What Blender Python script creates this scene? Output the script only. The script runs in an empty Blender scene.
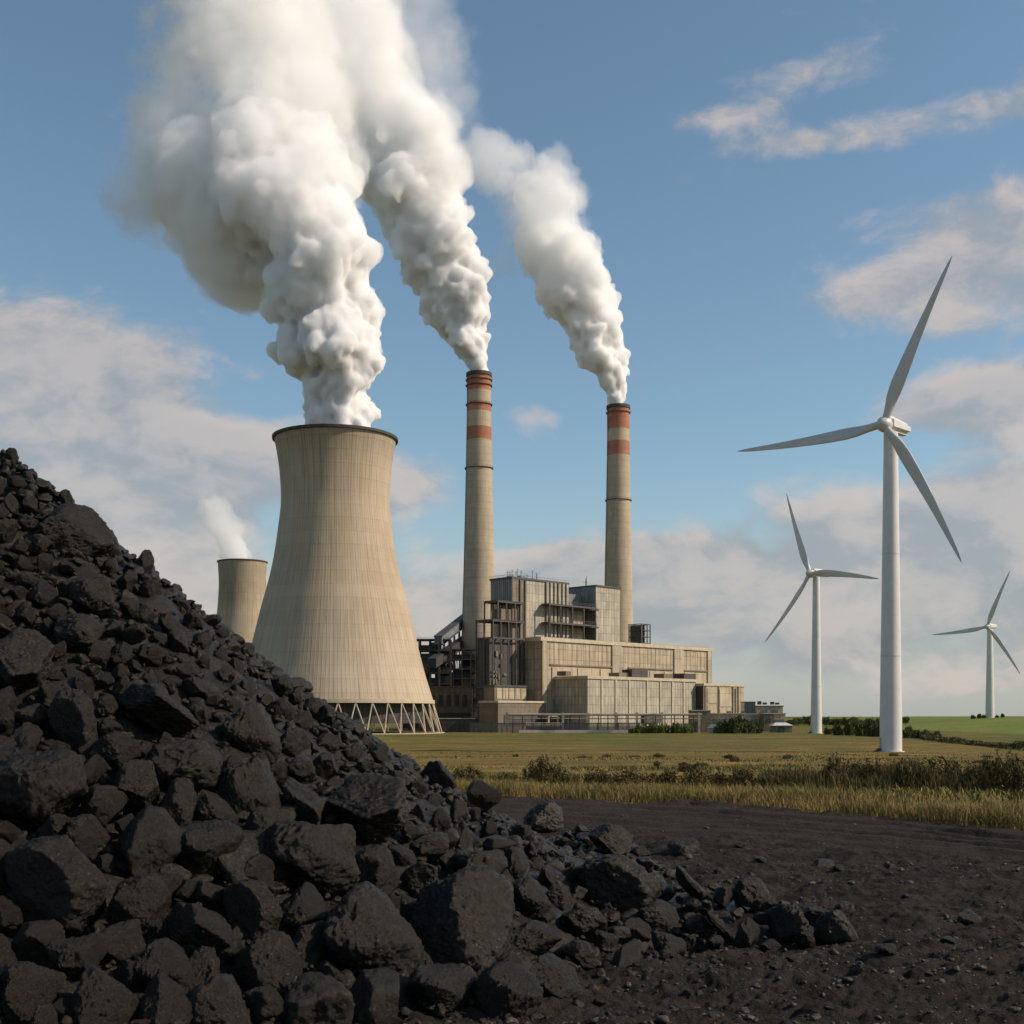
import bpy, bmesh, math, random
import numpy as np
from mathutils import Vector

# ------------------------------------------------------------------ camera, light, exposure
C = bpy.context.scene.collection
sc = bpy.context.scene
F, HY, CAMZ = 1236.0, 716.0, 3.2          # focal length in pixels, horizon row, eye height
cam = bpy.data.cameras.new('camera'); co = bpy.data.objects.new('camera', cam); C.objects.link(co)
co.location = (0, 0, CAMZ); co.rotation_euler = (math.pi/2, 0, 0)
cam.sensor_width = 36; cam.lens = 36*F/1024; cam.shift_y = (HY-512)/1024
cam.clip_start = 0.1; cam.clip_end = 30000
sc.camera = co
SUN_T, SUN_EL = math.radians(83), math.radians(35)     # sun: to the right, a little behind the camera
sd = np.array([math.sin(SUN_T)*math.cos(SUN_EL), -math.cos(SUN_T)*math.cos(SUN_EL), math.sin(SUN_EL)])
L = bpy.data.lights.new('sun', 'SUN'); L.energy = 4.8; L.angle = math.radians(0.5); L.color = (1.0, 0.835, 0.68)
lo = bpy.data.objects.new('sun', L); C.objects.link(lo)
lo.rotation_euler = Vector(-sd).to_track_quat('-Z', 'Y').to_euler(); lo.location = (200, -50, 300)
SKY = 0.115
sc.view_settings.view_transform = 'Standard'; sc.view_settings.look = 'None'
sc.view_settings.exposure = 0.0; sc.view_settings.gamma = 1; sc.view_settings.use_curve_mapping = False
cy = sc.cycles
cy.use_denoising = True; cy.volume_bounces = 10; cy.max_bounces = 11; cy.diffuse_bounces = 3; cy.glossy_bounces = 2
cy.volume_step_rate = 0.4; cy.volume_max_steps = 256

# ------------------------------------------------------------------ node helper
class G:
    def __init__(s, nt, clear=True):
        s.t = nt
        if clear: nt.nodes.clear()
    def put(s, sock, v):
        if isinstance(v, bpy.types.NodeSocket): s.t.links.new(v, sock)
        elif v is not None:
            if isinstance(v, (tuple, list)) and len(v) == 3 and sock.type == 'RGBA': v = (*v, 1)
            sock.default_value = v
    def n(s, typ, ins=None, **props):
        nd = s.t.nodes.new('ShaderNode'+typ)
        for k, v in props.items(): setattr(nd, k, v)
        for k, v in (ins or {}).items(): s.put(nd.inputs[k], v)
        return nd
    def m(s, op, a, b=None, c=None, clamp=False):
        nd = s.n('Math', operation=op, use_clamp=clamp)
        for i, v in enumerate((a, b, c)):
            if v is not None: s.put(nd.inputs[i], v)
        return nd.outputs[0]
    def ramp(s, x, lo, hi, a=0.0, b=1.0, smooth=True):
        nd = s.n('MapRange', interpolation_type='SMOOTHSTEP' if smooth else 'LINEAR')
        for i, v in enumerate((x, lo, hi, a, b)): s.put(nd.inputs[i], v)
        return nd.outputs[0]
    def mix(s, f, a, b, blend='MIX'):
        nd = s.n('Mix', data_type='RGBA', blend_type=blend)
        s.put(nd.inputs[0], f); s.put(nd.inputs[6], a); s.put(nd.inputs[7], b)
        return nd.outputs[2]
    def noise(s, vec, scale, detail=4.0, rough=.55, out=0):
        nd = s.n('TexNoise', {'Vector': vec, 'Scale': scale, 'Detail': detail, 'Roughness': rough}); return nd.outputs[out]
    def sep(s, v): return s.n('SeparateXYZ', {0: v}).outputs
    def comb(s, x, y, z): return s.n('CombineXYZ', {0: x, 1: y, 2: z}).outputs[0]
    def obj(s): return s.n('TexCoord').outputs['Object']
    def pos(s): return s.n('NewGeometry').outputs['Position']
    def vmul(s, v, k): return s.n('VectorMath', {0: v, 1: k}, operation='MULTIPLY').outputs[0]
    def vadd(s, v, k): return s.n('VectorMath', {0: v, 1: k}, operation='ADD').outputs[0]

# ------------------------------------------------------------------ sky
w = bpy.data.worlds.new('World'); sc.world = w; w.use_nodes = True
g = G(w.node_tree)
sky = g.n('TexSky', sky_type='NISHITA', sun_disc=False, sun_elevation=SUN_EL, sun_rotation=math.atan2(sd[0], sd[1]),
          air_density=1.0, dust_density=0.6, ozone_density=1.6)
dirv = g.n('TexCoord').outputs['Generated']
dx, dy, dz = g.sep(dirv)
az = g.m('ARCTAN2', dx, dy); el = g.m('ARCSINE', dz)
def azel(px, py):
    x, z = (px-512)/F, (HY-py)/F
    return math.atan(x), math.atan2(z, math.hypot(1, x))
# cloud banks: (px, py, half width, half height, weight)
BANKS = [(60,410,210,85,.62), (170,500,210,105,.55), (60,335,120,52,.45), (420,485,75,40,.52), (545,568,72,28,.55), (430,600,90,45,.25),
         (860,565,250,50,.60), (980,520,140,62,.58), (680,560,60,22,.36), (690,590,100,36,.50), (960,265,130,44,.62), (870,290,70,22,.40), (930,215,70,28,.50), (1010,190,40,40,.2),
         (850,134,100,16,.40), (765,95,50,28,.40), (700,122,55,14,.34), (690,182,70,15,.40), (840,60,50,18,.32), (780,150,60,16,.34), (640,160,70,40,.16), (900,330,110,16,.34), (860,310,60,12,.3), (1000,104,60,22,.44), (1010,395,70,34,.46), (940,408,60,20,.42),
         (740,305,60,14,.40), (540,415,55,18,.36), (700,330,60,12,.26), (850,650,330,50,.46), (560,640,200,50,.34), (100,610,240,60,.3), (1180,430,190,150,.3), (-160,420,150,140,.3),
         (330,250,300,200,-.12), (620,250,150,140,-.2), (560,480,150,50,-.10), (760,430,110,70,-.12)]
bias = None
for (px, py, rw, rh, a) in BANKS:
    a0, e0 = azel(px, py)
    u = g.m('MULTIPLY', g.m('SUBTRACT', az, a0), F/rw); v = g.m('MULTIPLY', g.m('SUBTRACT', el, e0), F/rh)
    q = g.m('ADD', g.m('MULTIPLY', u, u), g.m('MULTIPLY', v, v))
    e = g.m('MULTIPLY', g.m('EXPONENT', g.m('MULTIPLY', q, -1.0)), a)
    bias = e if bias is None else g.m('ADD', bias, e)
def cloud_noise(du, dv):
    vec = g.comb(g.m('ADD', g.m('MULTIPLY', az, 8.5), du), g.m('ADD', g.m('MULTIPLY', el, 14.5), dv), 3.7)
    warp = g.n('TexNoise', {'Vector': vec, 'Scale': .9, 'Detail': 3}).outputs['Color']
    vec = g.vadd(vec, g.vmul(g.vadd(warp, (-.5, -.5, -.5)), (.9, .7, .4)))
    return g.noise(vec, 1.0, 9.0, .58)
n0 = cloud_noise(0, 0); n1 = cloud_noise(.16, .28)
bias = g.m('ADD', bias, g.ramp(dy, -.1, -.6, 0.0, .12))  # unseen extra cloud behind the camera, added as warm fill on front faces
d0 = g.m('ADD', g.m('MULTIPLY', n0, 1.75), bias); d1 = g.m('ADD', g.m('MULTIPLY', n1, 1.75), bias)
cover = g.ramp(d0, 1.03, 1.48)
lit = g.ramp(g.m('SUBTRACT', d0, d1), -.22, .22)
K = 1/SKY
cl_dark = (.345*K, .37*K, .40*K); cl_lit = (.65*K, .56*K, .51*K)
thick = g.ramp(d0, 1.25, 1.8)
ccol = g.mix(g.m('MULTIPLY', lit, g.m('SUBTRACT', 1.0, g.m('MULTIPLY', thick, .35))), cl_dark, cl_lit)
base = g.mix(1.0, sky.outputs[0], (1.05, 1.125, 1.04, 1), 'MULTIPLY')
hz = g.ramp(el, -.02, .22, .75, 0.0)
base = g.mix(hz, base, (.40*K, .42*K, .435*K))
col = g.mix(g.m('MULTIPLY', cover, .82), base, ccol)
bg = g.n('Background', {'Color': col, 'Strength': SKY})
g.n('OutputWorld', {'Surface': bg.outputs[0]})

# ------------------------------------------------------------------ mesh and object helpers
def tag(o, label=None, cat=None, group=None, kind=None):
    for k, v in (('label', label), ('category', cat), ('group', group), ('kind', kind)):
        if v: o[k] = v
    return o
def link(name, me, mat=None, parent=None):
    if mat is not None and not len(me.materials): me.materials.append(mat)
    o = bpy.data.objects.new(name, me); C.objects.link(o)
    if parent is not None: o.parent = parent
    return o
def thing(name, loc, label, cat, group=None, rz=0):
    o = bpy.data.objects.new(name, None); C.objects.link(o); o.location = loc; o.rotation_euler = (0, 0, rz)
    return tag(o, label, cat, group)
def np_mesh(name, V, Fc, smooth=False, cols=None):
    """V (n,3), Fc (m,k) of one polygon size"""
    V = np.ascontiguousarray(V, np.float32); Fc = np.ascontiguousarray(Fc, np.int32)
    me = bpy.data.meshes.new(name); m, k = Fc.shape
    me.vertices.add(len(V)); me.vertices.foreach_set('co', V.ravel())
    me.loops.add(m*k); me.loops.foreach_set('vertex_index', Fc.ravel())
    me.polygons.add(m); me.polygons.foreach_set('loop_start', np.arange(m, dtype=np.int32)*k)
    me.polygons.foreach_set('loop_total', np.full(m, k, np.int32))
    if smooth: me.polygons.foreach_set('use_smooth', np.ones(m, bool))
    if cols is not None:
        at = me.color_attributes.new('tone', 'FLOAT_COLOR', 'POINT')
        at.data.foreach_set('color', np.ascontiguousarray(np.c_[cols, np.ones(len(V))], np.float32).ravel())
    me.update(calc_edges=True); me.validate()
    return me
class MB:
    def __init__(s): s.v = []; s.f = []
    def add(s, v, f):
        o = len(s.v); s.v += [tuple(map(float, p)) for p in v]; s.f += [tuple(int(i)+o for i in q) for q in f]; return s
    def box(s, x0, x1, y0, y1, z0, z1):
        return s.add([(x0,y0,z0),(x1,y0,z0),(x1,y1,z0),(x0,y1,z0),(x0,y0,z1),(x1,y0,z1),(x1,y1,z1),(x0,y1,z1)],
                     [(0,3,2,1),(4,5,6,7),(0,1,5,4),(1,2,6,5),(2,3,7,6),(3,0,4,7)])
    def bar(s, a, b, r, n=4, r2=None):
        a, b = np.array(a, float), np.array(b, float); d = b-a; d /= np.linalg.norm(d)
        u = np.cross(d, (0,0,1) if abs(d[2]) < .9 else (1,0,0)); u /= np.linalg.norm(u); v = np.cross(d, u)
        r2 = r if r2 is None else r2; P = []
        for c, rr in ((a, r), (b, r2)):
            for k in range(n):
                t = 2*math.pi*(k+.5)/n; P.append(c+rr*(u*math.cos(t)+v*math.sin(t)))
        return s.add(P, [tuple(range(n))[::-1], tuple(range(n, 2*n))]+[(k, (k+1)%n, n+(k+1)%n, n+k) for k in range(n)])
    def lathe(s, prof, n=48, c=(0,0,0), close=False):
        P = [(c[0]+r*math.cos(2*math.pi*k/n), c[1]+r*math.sin(2*math.pi*k/n), c[2]+z) for r, z in prof for k in range(n)]
        m = len(prof); Q = [(i*n+k, i*n+(k+1)%n, (i+1)*n+(k+1)%n, (i+1)*n+k) for i in range(m-1) for k in range(n)]
        if close: Q += [((m-1)*n+k, (m-1)*n+(k+1)%n, (k+1)%n, k) for k in range(n)]
        else: Q += [tuple(range(n))[::-1], tuple((m-1)*n+k for k in range(n))]
        return s.add(P, Q)
    def build(s, name, mat, parent=None, smooth=None, loc=None):
        me = bpy.data.meshes.new(name); me.from_pydata(s.v, [], s.f)
        if smooth:
            me.polygons.foreach_set('use_smooth', np.ones(len(me.polygons), bool))
            me.set_sharp_from_angle(angle=smooth)
        me.update(); o = link(name, me, mat, parent)
        if loc: o.location = loc
        return o
def copy_tree(o, parent=None):
    c = o.copy(); C.objects.link(c)
    if parent is not None: c.parent = parent
    for ch in list(o.children): copy_tree(ch, c)
    return c
def P(px, py, d): return np.array([(px-512)/F*d, d, CAMZ+(HY-py)/F*d])
def ico(sub):
    bm = bmesh.new(); bmesh.ops.create_icosphere(bm, subdivisions=sub, radius=1.0)
    v = np.array([x.co[:] for x in bm.verts]); f = np.array([[q.index for q in x.verts] for x in bm.faces]); bm.free()
    return v, f
IC = {k: ico(k) for k in (1, 2, 3, 4, 5, 6)}
def _h(i, j, k, seed):
    n = (i*374761393+j*668265263+k*2147483647+seed*974634777) & 0xffffffff
    n = ((n ^ (n >> 13))*1274126177) & 0xffffffff
    return ((n ^ (n >> 16)) & 0xffff)/65535.0
def vnoise(p, seed=0):
    p = np.asarray(p, float); i = np.floor(p).astype(np.int64); f = p-i; f = f*f*f*(f*(f*6-15)+10)
    o = 0
    for a in (0, 1):
        wa = f[..., 0] if a else 1-f[..., 0]
        for b in (0, 1):
            wb = f[..., 1] if b else 1-f[..., 1]
            for c in (0, 1):
                wc = f[..., 2] if c else 1-f[..., 2]
                o = o+wa*wb*wc*_h(i[..., 0]+a, i[..., 1]+b, i[..., 2]+c, seed)
    return o*2-1
def fbm(p, oct=4, seed=0, gain=.5):
    p = np.asarray(p, float); s = 0; a = 1.0
    for k in range(oct):
        s = s+a*vnoise(p*2.03**k+17.3*k, seed+k); a *= gain
    return s
def sstep(x, a, b):
    t = np.clip((np.asarray(x, float)-a)/(b-a), 0, 1); return t*t*(3-2*t)

# ------------------------------------------------------------------ materials
def mat(name, fn):
    m = bpy.data.materials.new(name); m.use_nodes = True; g = G(m.node_tree)
    col, rough, h, extra = fn(g)
    b = g.n('BsdfPrincipled', {'Base Color': col, 'Roughness': rough, **{k: v for k, v in extra.items() if k not in ('bump', 'dist')}})
    if h is not None:
        bp = g.n('Bump', {'Height': h, 'Strength': extra.get('bump', .5), 'Distance': extra.get('dist', .05)})
        g.put(b.inputs['Normal'], bp.outputs[0])
    g.n('OutputMaterial', {'Surface': b.outputs[0]})
    return m
def plain(name, c, rough=.7, var=.15, scale=2.0, metal=0.0):
    def fn(g):
        o = g.obj(); n = g.noise(o, scale, 5, .6)
        k = g.ramp(n, .3, .7, 1-var, 1+var)
        return g.mix(1.0, c, g.comb(k, k, k), 'MULTIPLY'), rough, n, {'bump': .2, 'dist': .03, 'Metallic': metal}
    return mat(name, fn)
def lines(g, x, period, width, soft=.02):
    """1 on thin lines every period along x"""
    f = g.m('FRACT', g.m('DIVIDE', x, period)); d = g.m('ABSOLUTE', g.m('SUBTRACT', f, .5))
    return g.ramp(d, .5-width/period, .5-width/period*.4)
def m_tower(ribs, rough_c=(.405, .316, .212)):
    def fn(g):
        o = g.obj(); x, y, z = g.sep(o); a = g.m('ARCTAN2', x, y)
        u = g.m('MULTIPLY', a, ribs/(2*math.pi)); cyl = g.comb(g.m('MULTIPLY', a, 30.0), g.m('MULTIPLY', z, .02), 0.0)
        rib = lines(g, u, 1.0, .16); lift = lines(g, z, 6.0, .55); lift2 = lines(g, z, 1.6, .35)
        big = lines(g, u, 6.0, .30)
        streak = g.ramp(g.noise(cyl, 1.6, 6, .65), .38, .72); blot = g.noise(g.vmul(o, (.03, .03, .02)), 1.0, 5, .6)
        per = g.n('TexWhiteNoise', {'Vector': g.comb(g.m('FLOOR', g.m('DIVIDE', u, 3.0)), g.m('FLOOR', g.m('DIVIDE', z, 6.0)), 0.0)}).outputs[0]
        k = g.m('MULTIPLY', g.ramp(streak, 0.0, 1.0, 1.08, .80), g.ramp(blot, .3, .7, .86, 1.10))
        k = g.m('MULTIPLY', k, g.ramp(per, 0.0, 1.0, .965, 1.035, False))
        for l, s in ((rib, .05), (lift, .035), (lift2, .02), (big, .09)): k = g.m('MULTIPLY', k, g.m('SUBTRACT', 1.0, g.m('MULTIPLY', l, s)))
        topstain = g.ramp(z, 120.0, 136.0, 1.0, .82); k = g.m('MULTIPLY', k, topstain)
        drip = g.m('MULTIPLY', g.ramp(g.noise(g.comb(g.m('MULTIPLY', a, 42.0), g.m('MULTIPLY', z, .012), 2.0), 1.0, 5, .6), .50, .66), g.ramp(z, 60.0, 136.0))
        k = g.m('MULTIPLY', k, g.m('SUBTRACT', 1.0, g.m('MULTIPLY', drip, .34)))
        pour = g.n('TexWhiteNoise', {'Vector': g.comb(0.0, g.m('FLOOR', g.m('DIVIDE', z, 6.0)), 5.0)}).outputs[0]
        k = g.m('MULTIPLY', k, g.ramp(pour, 0.0, 1.0, .955, 1.03, False))
        c = g.mix(g.ramp(blot, .35, .7), rough_c, (rough_c[0]*.93, rough_c[1]*.97, rough_c[2]*1.05))
        return g.mix(1.0, c, g.comb(k, k, k), 'MULTIPLY'), .85, g.m('ADD', rib, g.m('MULTIPLY', lift, .4)), {'bump': .35, 'dist': .2}
    return fn
def m_chimney(bands):
    """bands: list of (z0, z1) painted red"""
    def fn(g):
        o = g.obj(); x, y, z = g.sep(o); a = g.m('ARCTAN2', x, y)
        red = None
        for z0, z1 in bands:
            zz = g.m('ADD', z, g.m('MULTIPLY', g.m('SUBTRACT', g.noise(o, .6, 3), .5), .8))
            b = g.m('MULTIPLY', g.m('GREATER_THAN', zz, z0), g.m('LESS_THAN', zz, z1)); red = b if red is None else g.m('MAXIMUM', red, b)
        cyl = g.comb(g.m('MULTIPLY', a, 8.0), g.m('MULTIPLY', z, .03), 0.0)
        streak = g.noise(cyl, 1.5, 6, .65); blot = g.noise(o, .08, 6, .65); lift = lines(g, z, 4.2, .5); lift2 = lines(g, z, 1.4, .3)
        k = g.m('MULTIPLY', g.ramp(streak, .3, .75, 1.1, .82), g.ramp(blot, .3, .7, .88, 1.1))
        k = g.m('MULTIPLY', k, g.m('SUBTRACT', 1.0, g.m('ADD', g.m('MULTIPLY', lift, .07), g.m('MULTIPLY', lift2, .03))))
        c = g.mix(red, (.385, .315, .222), g.mix(g.ramp(blot, .45, .7), (.335, .125, .066), (.32, .155, .095)))
        return g.mix(1.0, c, g.comb(k, k, k), 'MULTIPLY'), .85, lift, {'bump': .3, 'dist': .15}
    return fn
def m_clad(c, pu, pz, wl=.3, streaks=.25, dark=.45):
    """sheet or concrete cladding with joints every pu across and pz up; local x+y runs along any wall"""
    def fn(g):
        o = g.obj(); x, y, z = g.sep(o); u = g.m('ADD', x, y)
        ju = lines(g, u, pu, wl); jz = lines(g, z, pz, wl)
        cell = g.comb(g.m('FLOOR', g.m('DIVIDE', u, pu)), g.m('FLOOR', g.m('DIVIDE', z, pz)), 1.0)
        per = g.n('TexWhiteNoise', {'Vector': cell}).outputs[0]
        st = g.noise(g.comb(g.m('MULTIPLY', u, .5), g.m('MULTIPLY', z, .06), 0.0), 1.3, 5, .65); bl = g.noise(o, .12, 5, .6)
        k = g.m('MULTIPLY', g.ramp(per, 0.0, 1.0, .90, 1.08, False), g.ramp(st, .3, .75, 1+streaks*.4, 1-streaks))
        k = g.m('MULTIPLY', k, g.ramp(bl, .3, .7, .86, 1.1))
        k = g.m('MULTIPLY', k, g.m('SUBTRACT', 1.0, g.m('MULTIPLY', g.m('MAXIMUM', ju, g.m('MULTIPLY', jz, .7)), dark)))
        return g.mix(1.0, c, g.comb(k, k, k), 'MULTIPLY'), .7, g.m('MAXIMUM', ju, jz), {'bump': .4, 'dist': -.1}
    return fn
M = {}
M['cladding'] = mat('beige_cladding', m_clad((.365, .300, .200), 4.6, 5.2))
M['cladding_fine'] = mat('pale_ribbed_cladding', m_clad((.375, .335, .255), 2.3, 4.4, .34, .3, .38))
M['panel'] = mat('beige_panel', m_clad((.385, .320, .215), 7.5, 20.0, .3, .25, .4))
M['bluegrey'] = mat('bluegrey_sheet', m_clad((.17, .195, .20), 1.5, 30.0, .3, .35, .5))
M['trim'] = plain('pale_concrete_trim', (.43, .365, .26), .8, .15, .5)
M['concrete'] = mat('brown_concrete', m_clad((.165, .130, .088), 6.0, 4.0, .25, .35, .3))
M['steel'] = plain('dark_steel', (.05, .045, .04), .6, .3, .7)
M['void'] = mat('charcoal_louvre_and_shade', m_clad((.05, .047, .043), 2.2, 3.0, .3, .3, .4))  # dark sheet, also used to paint shade on flank, strip and bunker bay
M['glass'] = plain('grey_glazing', (.10, .13, .15), .15, .2, .4)
M['pipe'] = plain('beige_pipe_paint', (.36, .30, .22), .6, .2, .6)
M['white'] = plain('white_paint', (.56, .55, .52), .4, .05, .3)
M['blade'] = plain('white_blade_gelcoat', (.50, .49, .465), .4, .05, .2)
M['kerbwhite'] = plain('pale_kerb_concrete', (.50, .47, .41), .8, .1, .6)
M['rim'] = plain('sooty_rim', (.05, .045, .04), .8, .3, .4)
M['roofbrown'] = plain('brown_roof_felt', (.13, .085, .06), .8, .25, .6)
M['leg'] = plain('cream_concrete_leg', (.42, .35, .24), .8, .1, .6)

# ------------------------------------------------------------------ terrain
EDGE = np.array([(-300, 120), (-60, 62), (-20, 55), (.7, 48.8), (6.75, 44.4), (10.9, 40), (14.1, 34.4), (20, 24), (30, 6), (45, -20), (80, -80), (400, -600)], float)
def edge_y(x): return np.interp(x, EDGE[:, 0], EDGE[:, 1])
FLAT = -4.6
def gz(x, y):
    t = np.clip((np.asarray(y, float)-44)/(268-44), 0, 1)
    t = t+.06*np.sin(2*math.pi*t)*0
    return FLAT*t + 0*np.asarray(x, float)
def m_meadow(g):
    p = g.pos(); x, y, z = g.sep(p)
    st = g.noise(g.vmul(p, (.014, .045, .0)), 1.0, 6, .65)           # long strips across the view
    bl = g.noise(g.vmul(p, (.06, .12, .0)), 1.0, 6, .65); fine = g.noise(g.vmul(p, (1.2, 1.2, 1)), 1.0, 5, .7); mid = g.noise(g.vmul(p, (.25, .6, 1)), 1.0, 5, .65)
    straw = (.265, .165, .046); olive = (.110, .092, .026); green = (.088, .096, .024); brown = (.125, .078, .032)
    far = g.ramp(y, 230, 420); farg = g.m('MULTIPLY', far, g.ramp(st, .42, .55))
    c = g.mix(g.ramp(bl, .38, .62), straw, olive)
    c = g.mix(g.m('MULTIPLY', g.ramp(st, .48, .62), .75), c, brown)
    c = g.mix(g.m('MULTIPLY', g.ramp(mid, .48, .66), .75), c, (.088, .076, .022))
    pg = g.noise(g.vmul(p, (.022, .07, .0)), 1.0, 5, .62)
    c = g.mix(g.m('MULTIPLY', g.ramp(pg, .50, .62), .6), c, (.092, .098, .026))
    c = g.mix(farg, c, green)
    k = g.m('MULTIPLY', g.ramp(fine, .25, .75, .58, 1.40), g.ramp(mid, .3, .7, .72, 1.24))
    return g.mix(1.0, c, g.comb(k, k, k), 'MULTIPLY'), .9, fine, {'bump': .9, 'dist': .5, 'Specular IOR Level': .1}
M['meadow'] = mat('meadow_grass', m_meadow)
def m_hill(g):
    p = g.pos(); n = g.noise(g.vmul(p, (.02, .012, .05)), 1.0, 5, .6); f = g.noise(g.vmul(p, (.5, .15, 1)), 1.0, 5, .7)
    c = g.mix(g.ramp(n, .4, .62), (.115, .152, .028), (.155, .165, .036)); k = g.ramp(f, .25, .75, .75, 1.25)
    return g.mix(1.0, c, g.comb(k, k, k), 'MULTIPLY'), .9, f, {'bump': .6, 'dist': .4, 'Specular IOR Level': .1}
M['hill'] = mat('crop_green', m_hill)
def m_coal(dark=1.0):
    def fn(g):
        o = g.obj(); rnd = g.n('ObjectInfo').outputs['Random']
        q = g.vadd(o, g.comb(g.m('MULTIPLY', rnd, 31.0), 0.0, 0.0))
        n1 = g.noise(q, 2.2, 6, .62); n2 = g.noise(q, 9.0, 7, .78); n3 = g.noise(q, 26.0, 5, .78)
        c = g.mix(g.ramp(n1, .35, .7), (.0080*dark, .0068*dark, .0056*dark), (.028*dark, .0230*dark, .0180*dark))
        c = g.mix(g.m('MULTIPLY', g.ramp(n3, .50, .66), .9), c, (.20*dark, .168*dark, .135*dark))
        edge = g.ramp(g.n('NewGeometry').outputs['Pointiness'], .515, .60); c = g.mix(g.m('MULTIPLY', g.m('MULTIPLY', edge, g.ramp(n2, .40, .62)), .7), c, (.17*dark, .145*dark, .118*dark))
        dusty = g.ramp(g.noise(q, .9, 4, .6), .52, .8, 0, .45)
        c = g.mix(dusty, c, (.050*dark, .040*dark, .031*dark))
        k = g.ramp(rnd, 0.0, 1.0, .75, 1.3, False); c = g.mix(1.0, c, g.comb(k, k, k), 'MULTIPLY')
        rough = g.ramp(n3, .38, .62, .52, .24)
        h = g.m('ADD', g.m('MULTIPLY', n2, .6), g.m('MULTIPLY', n3, .5))
        return c, rough, h, {'bump': .9, 'dist': .04, 'Specular IOR Level': .32, 'Specular Tint': (1.0, .90, .80, 1)}
    return fn
M['coal'] = mat('black_coal', m_coal(.29))
def m_yard(g):
    p = g.pos(); a = g.sep(p)
    at = g.n('Attribute', attribute_name='tone').outputs['Color']; e, gr, _ = g.sep(at)
    n1 = g.noise(p, .35, 6, .6); n2 = g.noise(p, 9.0, 6, .7); n3 = g.noise(p, 42.0, 4, .7); n4 = g.noise(p, 1.6, 5, .65)
    c = g.mix(g.ramp(n4, .35, .68), (.0145, .0122, .0104), (.045, .0374, .0312))
    c = g.mix(g.m('MULTIPLY', g.ramp(n1, .45, .65), .45), c, (.040, .0315, .0252))
    c = g.mix(g.m('MULTIPLY', e, .62), c, (.052, .0425, .0350))
    c = g.mix(g.m('MULTIPLY', g.ramp(n2, .58, .76), .55), c, (.070, .053, .040))
    c = g.mix(g.m('MULTIPLY', g.ramp(n3, .58, .70), .6), c, (.115, .095, .077))
    c = g.mix(g.m('MULTIPLY', gr, .7), c, (.0125, .0105, .0090))
    return c, .85, g.m('ADD', n2, g.m('MULTIPLY', n3, .45)), {'bump': 1.0, 'dist': .10, 'Specular IOR Level': .08}
M['yard'] = mat('coal_dust_ground', m_yard)
def grid(xs, ys, zf):
    X, Y = np.meshgrid(xs, ys); Z = zf(X, Y); n = len(xs)
    idx = np.arange(X.size).reshape(X.shape)
    Q = np.stack([idx[:-1, :-1], idx[:-1, 1:], idx[1:, 1:], idx[1:, :-1]], -1).reshape(-1, 4)
    return np.c_[X.ravel(), Y.ravel(), Z.ravel()], Q
# meadow: one sheet out to the horizon, sunk a little under the coal yard
def zmeadow(x, y):
    z = gz(x, y); p = np.stack([x*.06, y*.06, x*0], -1)
    near = sstep(y, 20, 40)*(1-sstep(y, 300, 500))
    z = z+near*.14*fbm(p, 4, 5)*sstep(y, 40, 90)
    e = y-edge_y(x)
    return z-.55*(1-sstep(e, -2.5, -.2))
xs = np.concatenate([-np.geomspace(9000, 90, 26), np.linspace(-88, 130, 330), np.geomspace(133, 9000, 26)])
ys = np.concatenate([np.linspace(-400, 0, 30), np.linspace(4, 20, 9), np.linspace(21, 70, 120), np.geomspace(70.6, 300, 110), np.geomspace(310, 15000, 45)])
V, Q = grid(xs, ys, zmeadow)
tag(link('meadow', np_mesh('meadow', V, Q, True), M['meadow']), kind='structure')
# green hill rising behind the turbines on the right
def hill_e(x, y): return x-(137+.172*(y-332))-8*np.sin(y*.013)
def zhill(x, y):
    e = hill_e(x, y); amp = 6.0+2.3*sstep(y, 420, 900)
    return FLAT-.9+amp*sstep(e, -14, 215-65*sstep(y, 400, 1000))*(1-.25*sstep(y, 1300, 2600)) + .25*fbm(np.stack([x*.01, y*.01, x*0], -1), 3, 9)
V, Q = grid(np.linspace(95, 1500, 160), np.geomspace(200, 2600, 130), zhill)
tag(link('hill', np_mesh('hill', V, Q, True), M['hill']), kind='structure')
# coal yard: real relief, wheel ruts along the far edge
def yard_parts(x, y):
    e = (edge_y(x)-y)*.8                       # metres in from the grass edge
    p = np.stack([x, y, 0*x], -1)
    track = sstep(e, .6, 1.6)*(1-sstep(e, 9.0, 11.5))
    return e, p, track
RUTS = ((2.3, .40, .15), (3.9, .45, .13), (5.7, .5, .15), (7.6, .45, .16), (9.9, .6, .20))
def rut_mask(x, y):
    e, p, track = yard_parts(x, y); wob = .5*fbm(p*.22, 2, 51); s = 0
    for c, wd, dp in RUTS: s = s+np.exp(-((e+wob-c)/wd)**2)
    return np.clip(s*track*(.65+.6*fbm(p*.6, 3, 77)), 0, 1)
def zyard(x, y):
    e, p, track = yard_parts(x, y)
    z = .10*fbm(p*.45, 3, 21)*(1-.6*track) + .048*fbm(p*2.1, 4, 31)*(1-.70*track) + .040*np.clip(fbm(p*5.0, 4, 41)+.1, 0, None)*(1-.75*track) + .022*fbm(p*13.0, 2, 43)*(1-.65*track)
    wob = .5*fbm(p*.22, 2, 51)
    q = p.copy(); q[..., 0] = x*.35; q[..., 1] = e*3.1
    z = z+track*.030*fbm(q, 3, 61)
    for c, wd, dp in RUTS:
        d = (e+wob-c)/wd
        z = z-track*dp*np.exp(-d*d)+track*dp*.8*np.exp(-((d-1.7)/.7)**2)
    z = z-.5*(1-sstep(e, -.55, .1)) + gz(x, y)
    return z+.02
tx = np.concatenate([np.linspace(-1.6, -.50, 110), np.linspace(-.496, .50, 640), np.linspace(.506, 2.2, 150)])
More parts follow.
